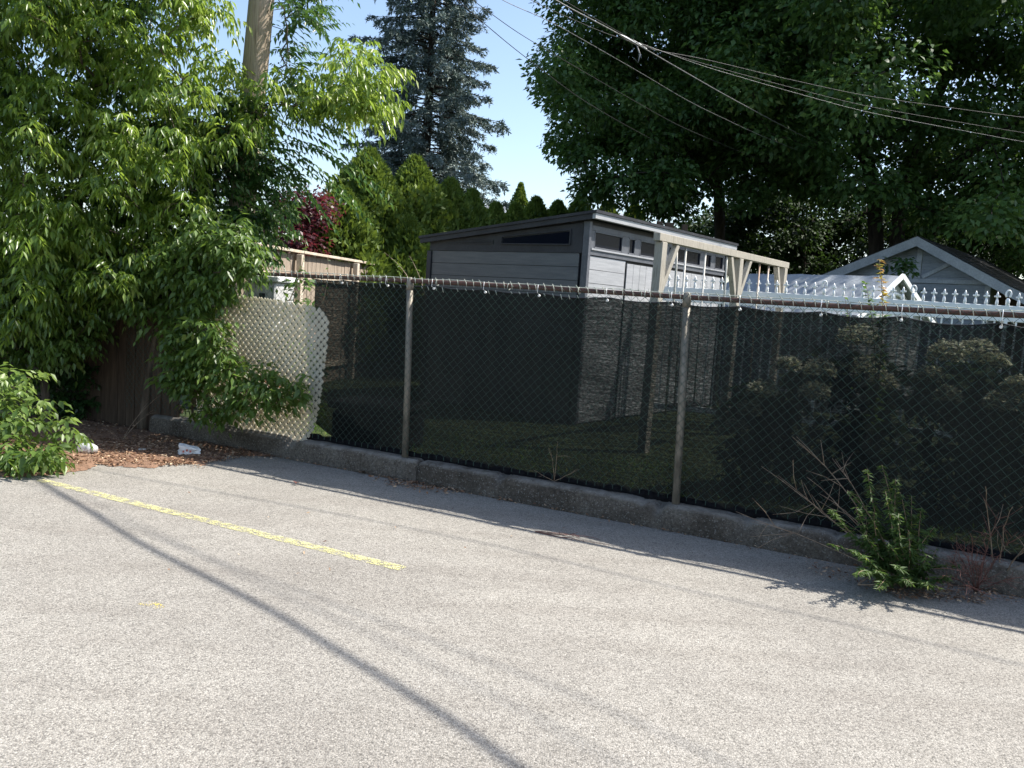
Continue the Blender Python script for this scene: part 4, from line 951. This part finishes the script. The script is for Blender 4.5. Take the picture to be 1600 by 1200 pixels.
# bin and greenery behind the lattice, yard plants
q = P(412, 470, 9.9); t = thing('storage_box', 'pale grey plastic box with a white lid behind the lattice', 'storage box', None, (q[0], q[1], .15))
mb = MB(); w2 = .27; zt_ = P(412, 440, 9.9)[2]
mb.obox((q[0], q[1], (.15+zt_)/2), (w2, -.05, 0), (.03, .3, 0), (0, 0, (zt_-.15)/2), .02); mb.build('body', M_greyp, t)
mb = MB(); mb.obox((q[0], q[1], zt_+.035), (w2+.04, -.05, 0), (.03, .34, 0), (0, 0, .035), .012); mb.build('lid', M_white, t)
mb = MB()
for x in (-.2, .08): mb.obox((q[0]+x, q[1]-.325, (zt_+.3)/2+.1), (.035, 0, 0), (0, .012, 0), (0, 0, .45), .006)
mb.build('straps', M_black, t)
def mound(name, label, cat, c_, rad, nclump, mat, L, W, per, hgt, parts=None):
    t = thing(name, label, cat, None, (c_[0], c_[1], .16)); tg = []
    for _ in range(nclump):
        v = unit(rng.normal(size=3)); v[2] = abs(v[2]); tg.append(np.array([c_[0], c_[1], .3])+v*np.array([rad, rad*.7, hgt])*random.uniform(.55, 1))
    lv = Leaves(quad=True)
    for g_ in tg: clump_leaves(lv, g_, .16, per, L, W, .8, .3)
    b_ = np.array([c_[0], c_[1], .16]); grow('stems', M_bark, t, [dict(p=[b_, b_+(0, 0, .12)], r=[.03, .02])], tg, .005, .4, 5); lv.build('leaves', mat, t); return t
mound('daylily_clump', 'leafy lily clump with orange flowers glimpsed through the lattice', 'flowers', P(425, 640, 8.6), .45, 26, L_weed, .12, .03, 45, .5)
lil = bpy.data.objects[[o.name for o in bpy.data.objects if o.name.startswith('daylily_clump')][-1]]
for (x, y) in ((402, 592), (418, 598), (430, 604), (410, 612), (438, 612), (398, 622), (424, 590), (385, 606), (444, 600)):
    c_ = P(x, y, 8.45); lv = Leaves(); n_ = 6; a = np.arange(n_)*math.pi/3
    dv = np.stack([np.cos(a), np.sin(a)*.6-.5, np.sin(a)*.6+.2], 1); lv.add(np.repeat(c_[None], n_, 0), dv, np.tile([0, -1., .4], (n_, 1)), .075, .04); lv.build('flower', L_orange, lil)
mound('garden_shrub', 'bright green shrub between the lattice and the tan board fence', 'shrub', P(458, 480, 8.75), .26, 34, L_weed, .10, .045, 46, 1.42)
# hydrangeas behind the screen
BL_ = [[(1340, 530, 26), (1232, 572, 15), (1280, 580, 20), (1357, 577, 22), (1272, 615, 20), (1192, 612, 19), (1170, 642, 14), (1150, 668, 13), (1378, 600, 18)], [(1480, 555, 24), (1527, 552, 23), (1556, 566, 14), (1452, 588, 16), (1590, 605, 18), (1566, 632, 22), (1598, 632, 16), (1480, 620, 16)]]
for gi, (lab, bls, cx_) in enumerate((('hydrangea with cream flower heads behind the screen, nearer the second post', BL_[0], 1270), ('hydrangea with two large cream heads side by side behind the screen at right', BL_[1], 1530))):
    Yq = 6.9 if gi == 0 else 6.3; c_ = P(cx_, 700, Yq); Yq = c_[1]
    t = thing('hydrangea', lab, 'shrub', 'hydrangeas behind the screen', (c_[0], c_[1], .16)); tg = []; lv = Leaves(quad=True)
    poly = [(1150, 640), (1200, 590), (1340, 545), (1400, 600), (1420, 760), (1150, 740)] if gi == 0 else [(1430, 600), (1480, 565), (1600, 600), (1680, 700), (1660, 830), (1440, 790)]
    for (x, y) in sample_poly(poly, 60): q = P(x, y, Yq+random.uniform(-.15, .35)); tg.append(q)
    for g_ in tg: clump_leaves(lv, g_, .15, 34, .13, .085, .8, .3)
    b_ = np.array([c_[0], c_[1], .16]); grow('stems', M_bark, t, [dict(p=[b_, b_+(0, 0, .2)], r=[.03, .02])], tg, .005, .4, 5); lv.build('leaves', L_hyd, t)
    for (x, y, r_) in bls:
        cc = P(x, y, Yq-.52); lv = Leaves(quad=True); n_ = 300; v = unit(rng.normal(size=(n_, 3))); v[:, 2] = np.abs(v[:, 2])*1.0-.25; v = unit(v); rr = r_/1300*Yq*1.05
        lv.add(cc+v*rr*np.array([1, 1, .8])*rng.uniform(.8, 1, (n_, 1)), unit(rng.normal(size=(n_, 3))+v*.4), v+np.array([.3, 0, .8])+rng.normal(size=(n_, 3))*.2, .036, .034); lv.build('bloom', L_bloom, t)
# black bin and crate seen through the screen
q = P(590, 700, 7.9); t = thing('compost_bin', 'black square bin faintly visible through the screen left of the first post', 'bin', None, (q[0], q[1], .16)); zt_ = P(590, 632, 7.9)[2]
mb = MB(); mb.obox((q[0], q[1], (.16+zt_-.05)/2), (.33, -.12, 0), (.1, .28, 0), (0, 0, (zt_-.05-.16)/2), .03); mb.build('body', M_black, t)
mb = MB(); mb.obox((q[0], q[1], zt_), (.36, -.13, 0), (.11, .31, 0), (0, 0, .035), .015); mb.build('lid', M_black, t)

# ------------------------------------------------------------------ shoots above the rail
def shoot(name, label, base, tip, n_, ll, lw, mat, topmat=None, bend=.1, pairs=True):
    base = np.array(base, float); tip = np.array(tip, float); t = thing(name, label, 'plant', 'shoots growing through the fence top', base); L = np.linalg.norm(tip-base)
    mid = (base+tip)/2+np.array([bend*L, 0, 0]); us = np.linspace(0, 1, 10); pts = [(1-u)**2*base+2*u*(1-u)*mid+u*u*tip for u in us]
    mb = MB(); mb.tube(pts, [.0045*(1-u)+.0012 for u in us], 5); mb.build('stem', M_twig, t)
    for kk, (lo, hi, m_) in enumerate(((.1, .72 if topmat else 1.0, mat), (.72, 1.0, topmat))):
        if m_ is None: continue
        lv = Leaves(); k = max(3, int(n_*(hi-lo))); u = rng.uniform(lo, hi, k); pos = np.array([(1-q)**2*base+2*q*(1-q)*mid+q*q*tip for q in u]); a = rng.uniform(0, 6.28, k)
        dv = np.stack([np.cos(a), np.sin(a), rng.uniform(-.3, .6, k)], 1); lv.add(pos, dv, np.tile([0, 0, 1.], (k, 1))+rng.normal(size=(k, 3))*.3, ll*(1.15-.6*u)*rng.uniform(.8, 1.2, k), lw*(1.15-.6*u)); lv.build('leaves' if kk == 0 else 'new_leaves', m_, t)
def onf(px, py, p): s_, z_ = FS(px, py, p); return F3(s_, p, z_)
shoot('sapling', 'sapling with reddish new leaves poking above the rail before the garage', onf(1350, 700, -.2), onf(1374, 405, -.2), 190, .080, .040, L_weed, L_newleaf)
shoot('sapling', 'leafy side shoot close beside the reddish sapling', onf(1358, 700, -.24), onf(1352, 440, -.24), 130, .07, .036, L_weed)
shoot('sapling', 'short leafy sapling just left of the reddish one above the rail', onf(1325, 700, -.2), onf(1318, 455, -.2), 30, .06, .03, L_weed)
shoot('vine_shoot', 'tall thin shoot above the rail in front of the tan board fence', onf(452, 470, -.12), onf(478, 376, -.12), 26, .05, .028, L_weed)
shoot('vine_shoot', 'short shoot above the rail, right of the tall thin one', onf(505, 470, -.12), onf(512, 402, -.12), 16, .045, .026, L_weed)
shoot('fern_shoot', 'arching pale shoot above the first post of the fence', onf(642, 470, -.2), onf(600, 394, -.2), 26, .05, .022, L_weed, bend=.35)
shoot('fern_shoot', 'lime green tuft at the left wall of the shed above the rail', onf(665, 470, -.3), onf(640, 400, -.3), 14, .09, .022, L_weed)
# maple spray and vine in front of the garage
t = thing('garden_sapling', 'small leafy sapling in front of the garage gable', 'tree', None, P(1400, 640, 17.2)*np.array([1, 1, 0])+np.array([0, 0, .15])); lv = Leaves(quad=True)
tg = [P(x, y, 17.2+random.uniform(-.3, .3)) for x, y in sample_poly([(1340, 450), (1365, 425), (1400, 405), (1425, 405), (1428, 430), (1408, 450), (1432, 470), (1420, 500), (1350, 500)], 26)]
for c_ in tg: clump_leaves(lv, c_, .16, 22, .13, .08, .8, .4)
b_ = np.array(t.location); grow('stem', M_bark, t, [dict(p=[b_, b_+(0, 0, 1), b_+(0, 0, 1.9)], r=[.03, .025, .015])], tg, .004); lv.build('crown', L_dark, t)

# ------------------------------------------------------------------ weeds at the kerb
base = G(1418, 915)
weed = thing('weed_clump', 'bushy green weed growing at the kerb foot', 'weed', None, (base[0], base[1], 0)); lv = Leaves(); st = MB()
tips = [(1388, 722, .0), (1358, 735, .02), (1412, 760, .02), (1335, 790, .05), (1318, 765, 0), (1376, 765, .08), (1400, 800, .15), (1430, 770, .0), (1448, 820, .1), (1350, 830, .15), (1425, 830, .2), (1382, 840, .22), (1455, 870, .25), (1330, 870, .3), (1365, 895, .35), (1345, 905, .36), (1480, 890, .25), (1495, 880, .12), (1400, 880, .32), (1440, 905, .35), (1395, 745, .01), (1368, 790, .1), (1310, 800, .05), (1465, 850, .05), (1440, 790, .05), (1300, 840, .15), (1470, 910, .3), (1375, 910, .42), (1420, 912, .42)]
for (x, y, fwd) in tips:
    tip = P(x, y, 5.05-fwd); tip = tip+rng.normal(size=3)*np.array([.03, .04, .02]); bb = base+np.array([random.uniform(-.14, .12), random.uniform(-.04, .12), 0]); L = np.linalg.norm(tip-bb); mid = (bb+tip)/2+np.array([(tip[0]-bb[0])*random.uniform(-.1, .4), -.04, random.uniform(.02, .18)*L])
    us = np.linspace(0, 1, 9); pts = [(1-u)**2*bb+2*u*(1-u)*mid+u*u*tip for u in us]; st.tube(pts, [.0042*(1-u)+.0012 for u in us], 5)
    k = int(L/.0056); u = rng.uniform(.22, 1, k); pos = np.array([(1-q)**2*bb+2*q*(1-q)*mid+q*q*tip for q in u]); a = rng.uniform(0, 6.28, k)
    dv = np.stack([np.cos(a), np.sin(a), rng.uniform(-.6, .35, k)], 1); sz = rng.uniform(.75, 1.2, k)*np.clip(1.25-.75*u, .3, 1)
    lv.add(pos, dv, np.tile([0, 0, 1.], (k, 1))+rng.normal(size=(k, 3))*.35, (.070*sz, .019*sz)[0], .019*sz)
st.build('stems', M_twig, weed); lv.build('leaves', L_kweed, weed)
def twigs(name, label, base, ends, mat, r_=.0035, br=3, cat='dead weed', sag=.1, leaves=False):
    base = np.array(base, float); t = thing(name, label, cat, None, base); mb = MB()
    for e in ends:
        e = np.array(e, float); L = np.linalg.norm(e-base); mid = (base+e)/2+np.array([0, 0, sag*L])+rng.normal(size=3)*.05*L; us = np.linspace(0, 1, 9)
        f_ = lambda u: (1-u)**2*base+2*u*(1-u)*mid+u*u*e
        mb.tube([f_(u)+rng.normal(size=3)*.004*L for u in us], [r_*(1-.75*u) for u in us], 5)
        for _ in range(br):
            u = random.uniform(.3, .9); p = f_(u); d = unit(e-base+rng.normal(size=3)*.6*L); l2 = L*random.uniform(.12, .3); mb.tube([p, p+d*l2*.5+rng.normal(size=3)*.01, p+d*l2], [r_*.55, r_*.4, r_*.2], 4)
    mb.build('twigs', mat, t); return t
twigs('dead_weed', 'dry bare twigs leaning against the mesh left of the weed', G(1408, 905), [P(1190, 728, 5.45), P(1215, 742, 5.45), P(1245, 690, 5.5), P(1262, 745, 5.4), P(1150, 800, 5.4), P(1300, 715, 5.4), P(1280, 770, 5.3)], M_twig, .0042, 5)
twigs('dead_weed', 'dark reddish dead stems at the kerb right of the weed', G(1525, 925), [P(1500, 850, 4.85), P(1520, 840, 4.85), P(1545, 855, 4.8), P(1480, 870, 4.8), P(1560, 800, 4.8), P(1535, 880, 4.75), P(1495, 890, 4.7), P(1560, 870, 4.75), P(1510, 868, 4.7), P(1590, 830, 4.75), P(1470, 900, 4.7), P(1580, 905, 4.6), P(1505, 915, 4.6), P(1548, 905, 4.62), P(1486, 850, 4.85), P(1530, 860, 4.8)], M_redtwig, .0028, 12)
twigs('dead_weed', 'pale broken stalk standing at the far right of the mesh', G(1560, 918), [P(1582, 790, 4.75), P(1640, 830, 4.7), P(1540, 760, 4.8), P(1620, 850, 4.7)], M_twig, .0048, 3)
twigs('fallen_branch', 'bent dry branch lying under the weed on the asphalt', G(1340, 918)+(0, 0, .02), [G(1425, 925)+(0, 0, .05), G(1500, 880)+(0, 0, .12)], M_twig, .005, 3, 'branch', .02)
twigs('dead_weed', 'thin forked twig standing on the kerb between the two posts', onf(866, 752, .03), [P(870, 690, 6.2), P(905, 733, 6.2), P(835, 735, 6.2), P(858, 700, 6.2)], M_twig, .0028, 1)
twigs('fallen_stick', 'long thin reddish stick on the sunlit asphalt at the shadow edge', G(836, 832)+(0, 0, .008), [G(950, 853)+(0, 0, .01), G(900, 838)+(0, 0, .012), G(925, 842)+(0, 0, .012)], M_redtwig, .004, 4, 'stick', .01)
twigs('seedling_twigs', 'thin bare twigs in the leaf litter at the lot corner', G(190, 690), [P(222, 655, 8), P(240, 640, 8.2), P(160, 668, 7.9), P(262, 610, 8.3)], M_twig, .0035, 2)

# ------------------------------------------------------------------ litter
def litter(name, label, spots, mat, l0, l1, flatz=.01, pile=.02):
    pos = np.array(spots); n_ = len(pos); pos[:, 2] += rng.random(n_)*pile+flatz; a = rng.uniform(0, 6.28, n_); lv = Leaves()
    d = np.stack([np.cos(a), np.sin(a), rng.normal(0, .18, n_)], 1); L = rng.uniform(l0, l1, n_)
    lv.add(pos, d, np.tile([0, 0, 1.], (n_, 1))+rng.normal(size=(n_, 3))*.35, L, L*rng.uniform(.25, .6, n_)); o = lv.build(name, mat); tag(o, label, kind='stuff'); return o
sp1 = [G(x, y) for x, y in sample_poly([(0, 655), (300, 640), (460, 706), (440, 716), (352, 712), (300, 724), (330, 735), (235, 722), (150, 722), (110, 735), (0, 740)], 9000)]+[G(x, y) for x, y in sample_poly([(120, 690), (330, 685), (440, 704), (350, 722), (250, 730), (150, 728)], 5000)]
litter('leaf_litter', 'brown fallen leaves and twigs in the lot corner', sp1, L_litter, .016, .045, .004, .03)
sp2 = [G(x+random.gauss(0, 5), y+random.gauss(0, 2.5)) for x, y in sample_poly([(580, 742), (640, 745), (720, 762), (740, 770), (660, 768), (610, 758)], 620)+sample_poly([(760, 771), (800, 776), (826, 784), (790, 784)], 160)]
sp2 += [F3(s, random.uniform(.005, .05), 0) for s in rng.uniform(-1.2, 6, 260)]
litter('leaf_litter', 'dark dead leaves drifted along the foot of the kerb', sp2, L_litter, .015, .045, .01, .02)
sp3 = [G(x, y) for x, y in sample_poly([(1230, 870), (1330, 880), (1600, 930), (1600, 948), (1400, 935), (1280, 900)], 420)]+[G(x, y) for x, y in sample_poly([(1340, 895), (1480, 900), (1560, 925), (1540, 945), (1400, 935)], 900)]+[G(random.uniform(240, 1500), random.uniform(735, 900)) for _ in range(45)]
litter('leaf_litter', 'scattered dead leaf bits around the weed and on the asphalt', sp3, L_litter, .012, .035, .01, .008)
bpos = [(s, q) for s, q in zip(rng.uniform(-1.3, 7, 2600), rng.uniform(-1.6, -.27, 2600))]
lv = Leaves(quad=True); pos = np.array([F3(s, q, .165) for s, q in bpos]); n_ = len(pos)
lv.add(pos, np.tile([0, 0, 1.], (n_, 1))+rng.normal(size=(n_, 3))*.35, rng.normal(size=(n_, 3)), rng.uniform(.04, .10, n_), .012); tag(lv.build('grass', L_weed), 'unmown grass along the yard side of the kerb', kind='stuff')
def rock(name, label, px, py, sx, sy, sz, mat, z=0, seed=0, cat='stone'):
    c_ = G(px, py); me = bpy.data.meshes.new(name); import bmesh; bm = bmesh.new(); bmesh.ops.create_icosphere(bm, subdivisions=3, radius=1)
    for v in bm.verts:
        n_ = v.co.normalized(); k = 1+.32*mnoise.noise(n_*1.4+Vector((seed, 0, 0)))+.12*mnoise.noise(n_*4+Vector((seed, 5, 0))); v.co = Vector((n_.x*sx*k, n_.y*sy*k, max(-.3, n_.z)*sz*k))
    bm.to_mesh(me); bm.free(); o = mesh_obj(name, me, mat); o.location = (c_[0], c_[1], z+sz*.28); return tag(o, label, cat)
rock('stone', 'pale flat stone in the shade beside the kerb end', 350, 690, .06, .05, .035, M_rock, seed=3)
rock('stone', 'large grey stone at the back of the leaf litter', 268, 676, .15, .10, .07, M_rock, seed=8)
rock('stone', 'small dusty stone in the middle of the leaf litter', 222, 705, .045, .04, .022, M_rock, seed=12)
# mulch bed of rotted leaves in the corner, with a ragged edge
bed = MB(); pl = [(-80, 650), (150, 640), (290, 640), (455, 703), (430, 714), (352, 713), (310, 722), (330, 730), (250, 724), (235, 732), (150, 728), (100, 742), (-80, 748)]
gp = np.array([G(x, y)[:2] for x, y in pl]); x0, y0 = gp.min(0); x1, y1 = gp.max(0); st_ = .04; cell = {}
for i in range(int((x1-x0)/st_)+1):
    for j in range(int((y1-y0)/st_)+1):
        x, y = x0+i*st_, y0+j*st_
        if inpoly(x+.10*fbm(x*3, y*3, 1), y+.10*fbm(x*3, y*3, 7), [tuple(q) for q in gp]) and (F3(0, 0, 0)-np.array([x, y, 0]))@NV < .02: cell[(i, j)] = 1
V = {}; F_ = []
def vid(i, j):
    if (i, j) not in V:
        x, y = x0+i*st_, y0+j*st_; inn = all((i+a, j+b) in cell for a in (-1, 0) for b in (-1, 0)); V[(i, j)] = (len(V), (x+.015*random.uniform(-1, 1), y+.015*random.uniform(-1, 1), .004+(.012+.012*abs(fbm(x*4, y*4)) if inn else 0)))
    return V[(i, j)][0]
for (i, j) in cell: F_.append((vid(i, j), vid(i+1, j), vid(i+1, j+1), vid(i, j+1)))
bed.add([v[1] for v in V.values()], F_, True); tag(bed.build('mulch', M_mulch), 'brown mulch of rotted leaves in the lot corner', kind='stuff')
# crumpled wrapper
def crumple(name, label, cat, px, py, sx, sy, sz, mat, seed, sub=3, marks=None):
    import bmesh
    c_ = G(px, py); me = bpy.data.meshes.new(name); bm = bmesh.new(); bmesh.ops.create_cube(bm, size=2); bmesh.ops.subdivide_edges(bm, edges=bm.edges[:], cuts=5, use_grid_fill=True)
    for v in bm.verts:
        k = 1+.30*mnoise.noise(v.co*1.3+Vector((seed, 0, 0)))+.16*mnoise.noise(v.co*3.6+Vector((0, seed, 0))); q = v.co*k; v.co = Vector((q.x*sx, q.y*sy, max(q.z, -.95)*sz*(1-.35*q.x)))
    bm.to_mesh(me); bm.free(); o = mesh_obj(name, me, mat); o.location = (c_[0], c_[1], sz*.9); o.rotation_euler = (0, 0, .4); return tag(o, label, cat)
cr = crumple('paper_bag', 'crumpled white paper bag with red marks on the leaf litter', 'litter', 296, 712, .085, .055, .045, M_paper, 4)
mb = MB(); c_ = G(287, 700); q0 = np.array(cr.location)
for k in range(3): mb.obox(q0+np.array([-.055+.03*k, -.068, .012+.01*(k % 2)]), (.008, .001, 0), (0, .0015, 0), (0, 0, .010), .001)
mb.build('red_print', M_redp, cr)
q = G(136, 710); t = thing('plastic_jar', 'clear crushed plastic jar lying beside the low shrub', 'jar', None, (q[0], q[1], .012)); mb = MB(); dx = np.array([.95, -.3, 0])
mb.tube([q+dx*u+np.array([0, 0, .056]) for u in (-.07, -.065, -.02, .0, .03, .06, .066)], [.028, .048, .050, .046, .050, .047, .03], 16); mb.build('body', M_clear, t)
mb = MB(); mb.tube([q+dx*u+np.array([0, 0, .056]) for u in (.068, .072, .09)], [.036, .038, .037], 16); mb.build('lid', M_greyp, t)
def scrap(name, label, px, py, w_, l_, mat, rot, curl=.01, cat='litter'):
    c_ = G(px, py); V = []
    for j in range(5):
        for i in range(7):
            u, v = i/6-.5, j/4-.5; x = u*l_*(1-.25*abs(v)); y = v*w_; V.append((c_[0]+x*math.cos(rot)-y*math.sin(rot), c_[1]+x*math.sin(rot)+y*math.cos(rot), .014+curl*(2*abs(u))**2+curl*.5*(1+math.sin(u*9+v*5))))
    f = [(j*7+i, j*7+i+1, (j+1)*7+i+1, (j+1)*7+i) for j in range(4) for i in range(6)]; b_ = len(V); V2 = V+[(a, b, c+.002) for a, b, c in V]; mb = MB(); mb.add(V2, [x[::-1] for x in f]+[tuple(b_+q for q in x) for x in f], True)
    return tag(mb.build(name, mat), label, cat)
scrap('paper_scrap', 'small white paper scrap on the dead leaves by the kerb', 695, 763, .03, .10, M_paper, -.4)
scrap('dead_leaf', 'large curled brown leaf against the kerb foot', 928, 803, .10, .20, M_twig, -.5, .035, 'leaf')
scrap('dead_leaf', 'small dark leaf alone on the sunlit asphalt near the corner', 463, 758, .03, .045, M_redtwig, -.2, .01, 'leaf')

# ------------------------------------------------------------------ overhead cables
def cable(label, pts, r_, mat, sag=0, nm='overhead_cable'):
    pts = [np.array(p, float) for p in pts]; out = []
    for i in range(len(pts)-1):
        k = 14
        for q in range(k): u = q/k; out.append(pts[i]*(1-u)+pts[i+1]*u)
    out.append(pts[-1]); o_ = np.array(out); sm = o_.copy()
    for _ in range(14): sm[1:-1] = (sm[:-2]+2*sm[1:-1]+sm[2:])/4
    mb = MB(); mb.tube(sm, r_, 6); return tag(mb.build(nm, mat), label, 'cable', 'overhead cables')
cable('thick pale cable bundle from the top edge to the splice', [P(700, -110, 9), P(866, 0, 10), P(965, 52, 11), P(1000, 72, 11.5), P(1045, 98, 12), P(1130, 147, 14), P(1240, 206, 18), P(1420, 290, 25)], .0090, M_cable2)
cable('dark cable running close above the thick bundle', [P(720, -110, 9), P(878, 0, 10), P(985, 60, 11.2), P(1010, 76, 11.6), P(1100, 92, 12.2), P(1210, 119, 12.8), P(1350, 150, 13.4), P(1600, 184, 14.3), P(1800, 205, 15)], .0042, M_cable)
cable('thin wire meeting the splice from the upper left', [P(740, -60, 9.5), P(830, 2, 10), P(940, 50, 11), P(1000, 70, 11.5), P(1100, 100, 12.2), P(1210, 130, 12.8), P(1350, 166, 13.4), P(1600, 208, 14.3), P(1800, 235, 15)], .0036, M_cable)
cable('lowest of the wires running right from the splice', [P(985, 62, 11.4), P(1100, 104, 12.2), P(1210, 136, 12.8), P(1350, 175, 13.4), P(1600, 222, 14.3), P(1800, 255, 15)], .003, M_cable2)
cable('wire crossing the sky just right of the spruce', [P(640, -75, 8), P(716, 2, 9), P(797, 71, 10), P(900, 150, 11.5), P(960, 186, 12.5), P(1050, 235, 18), P(1150, 280, 25)], .0045, M_cable)
cable('second sky wire, above the one beside the spruce', [P(640, -75, 8), P(738, 0, 9), P(811, 53, 10), P(960, 140, 12), P(1060, 197, 14), P(1200, 255, 19), P(1330, 300, 26)], .0042, M_cable)
cable('faint wire sagging through the maple leaves below the splice', [P(700, -60, 9), P(782, 0, 9.5), P(860, 33, 10.2), P(1000, 113, 12), P(1080, 161, 13), P(1190, 213, 16), P(1300, 255, 22)], .004, M_cable2)
mb = MB(); a, b = P(968, 54, 11.2), P(1010, 76, 11.7); d = b-a
mb.tube([a, a+d*.12, a+d*.3, a+d*.7, a+d*.88, b], [.010, .014, .022, .022, .014, .010], 8)
sp_ = mb.build('cable_splice', M_white); tag(sp_, 'white splice clamp on the thick cable bundle', 'cable fitting')
mb = MB(); c_ = P(994, 68, 11.45); mb.tube([c_, P(1000, 85, 11.45), P(997, 98, 11.45), P(990, 90, 11.45)], [.008, .011, .006, .003], 6); mb.build('drip_loop', M_cable2, sp_)
# cables that pass overhead and throw the long shadows on the asphalt
SV = np.array(SUNV)/SUNV.z
def shadow_cable(label, gpts, h, r_):
    q = [G(*g_)+SV*h for g_ in gpts]; a = q[0]+(q[0]-q[1])*1.0; b = q[-1]+(q[-1]-q[-2])*1.5; return cable(label, [a]+q+[b], r_, M_cable)
shadow_cable('heavy trunk cable overhead that throws the thick curved shadow', [(62, 752), (130, 792), (220, 850), (320, 900), (430, 957), (520, 1012), (620, 1072), (720, 1135), (830, 1215)], 5.6, .021)
shadow_cable('overhead cable throwing the faint shadow nearest the kerb', [(300, 762), (560, 809), (800, 858), (1049, 917), (1300, 970), (1600, 1040)], 6.4, .007)
shadow_cable('overhead cable throwing the faint shadow below the yellow line', [(150, 800), (300, 862), (480, 928), (700, 1010), (900, 1085), (1130, 1190)], 7.0, .006)
shadow_cable('overhead cable throwing the faintest shadow beside the thick one', [(240, 830), (420, 920), (600, 1000), (800, 1100), (960, 1190)], 7.4, .0055)
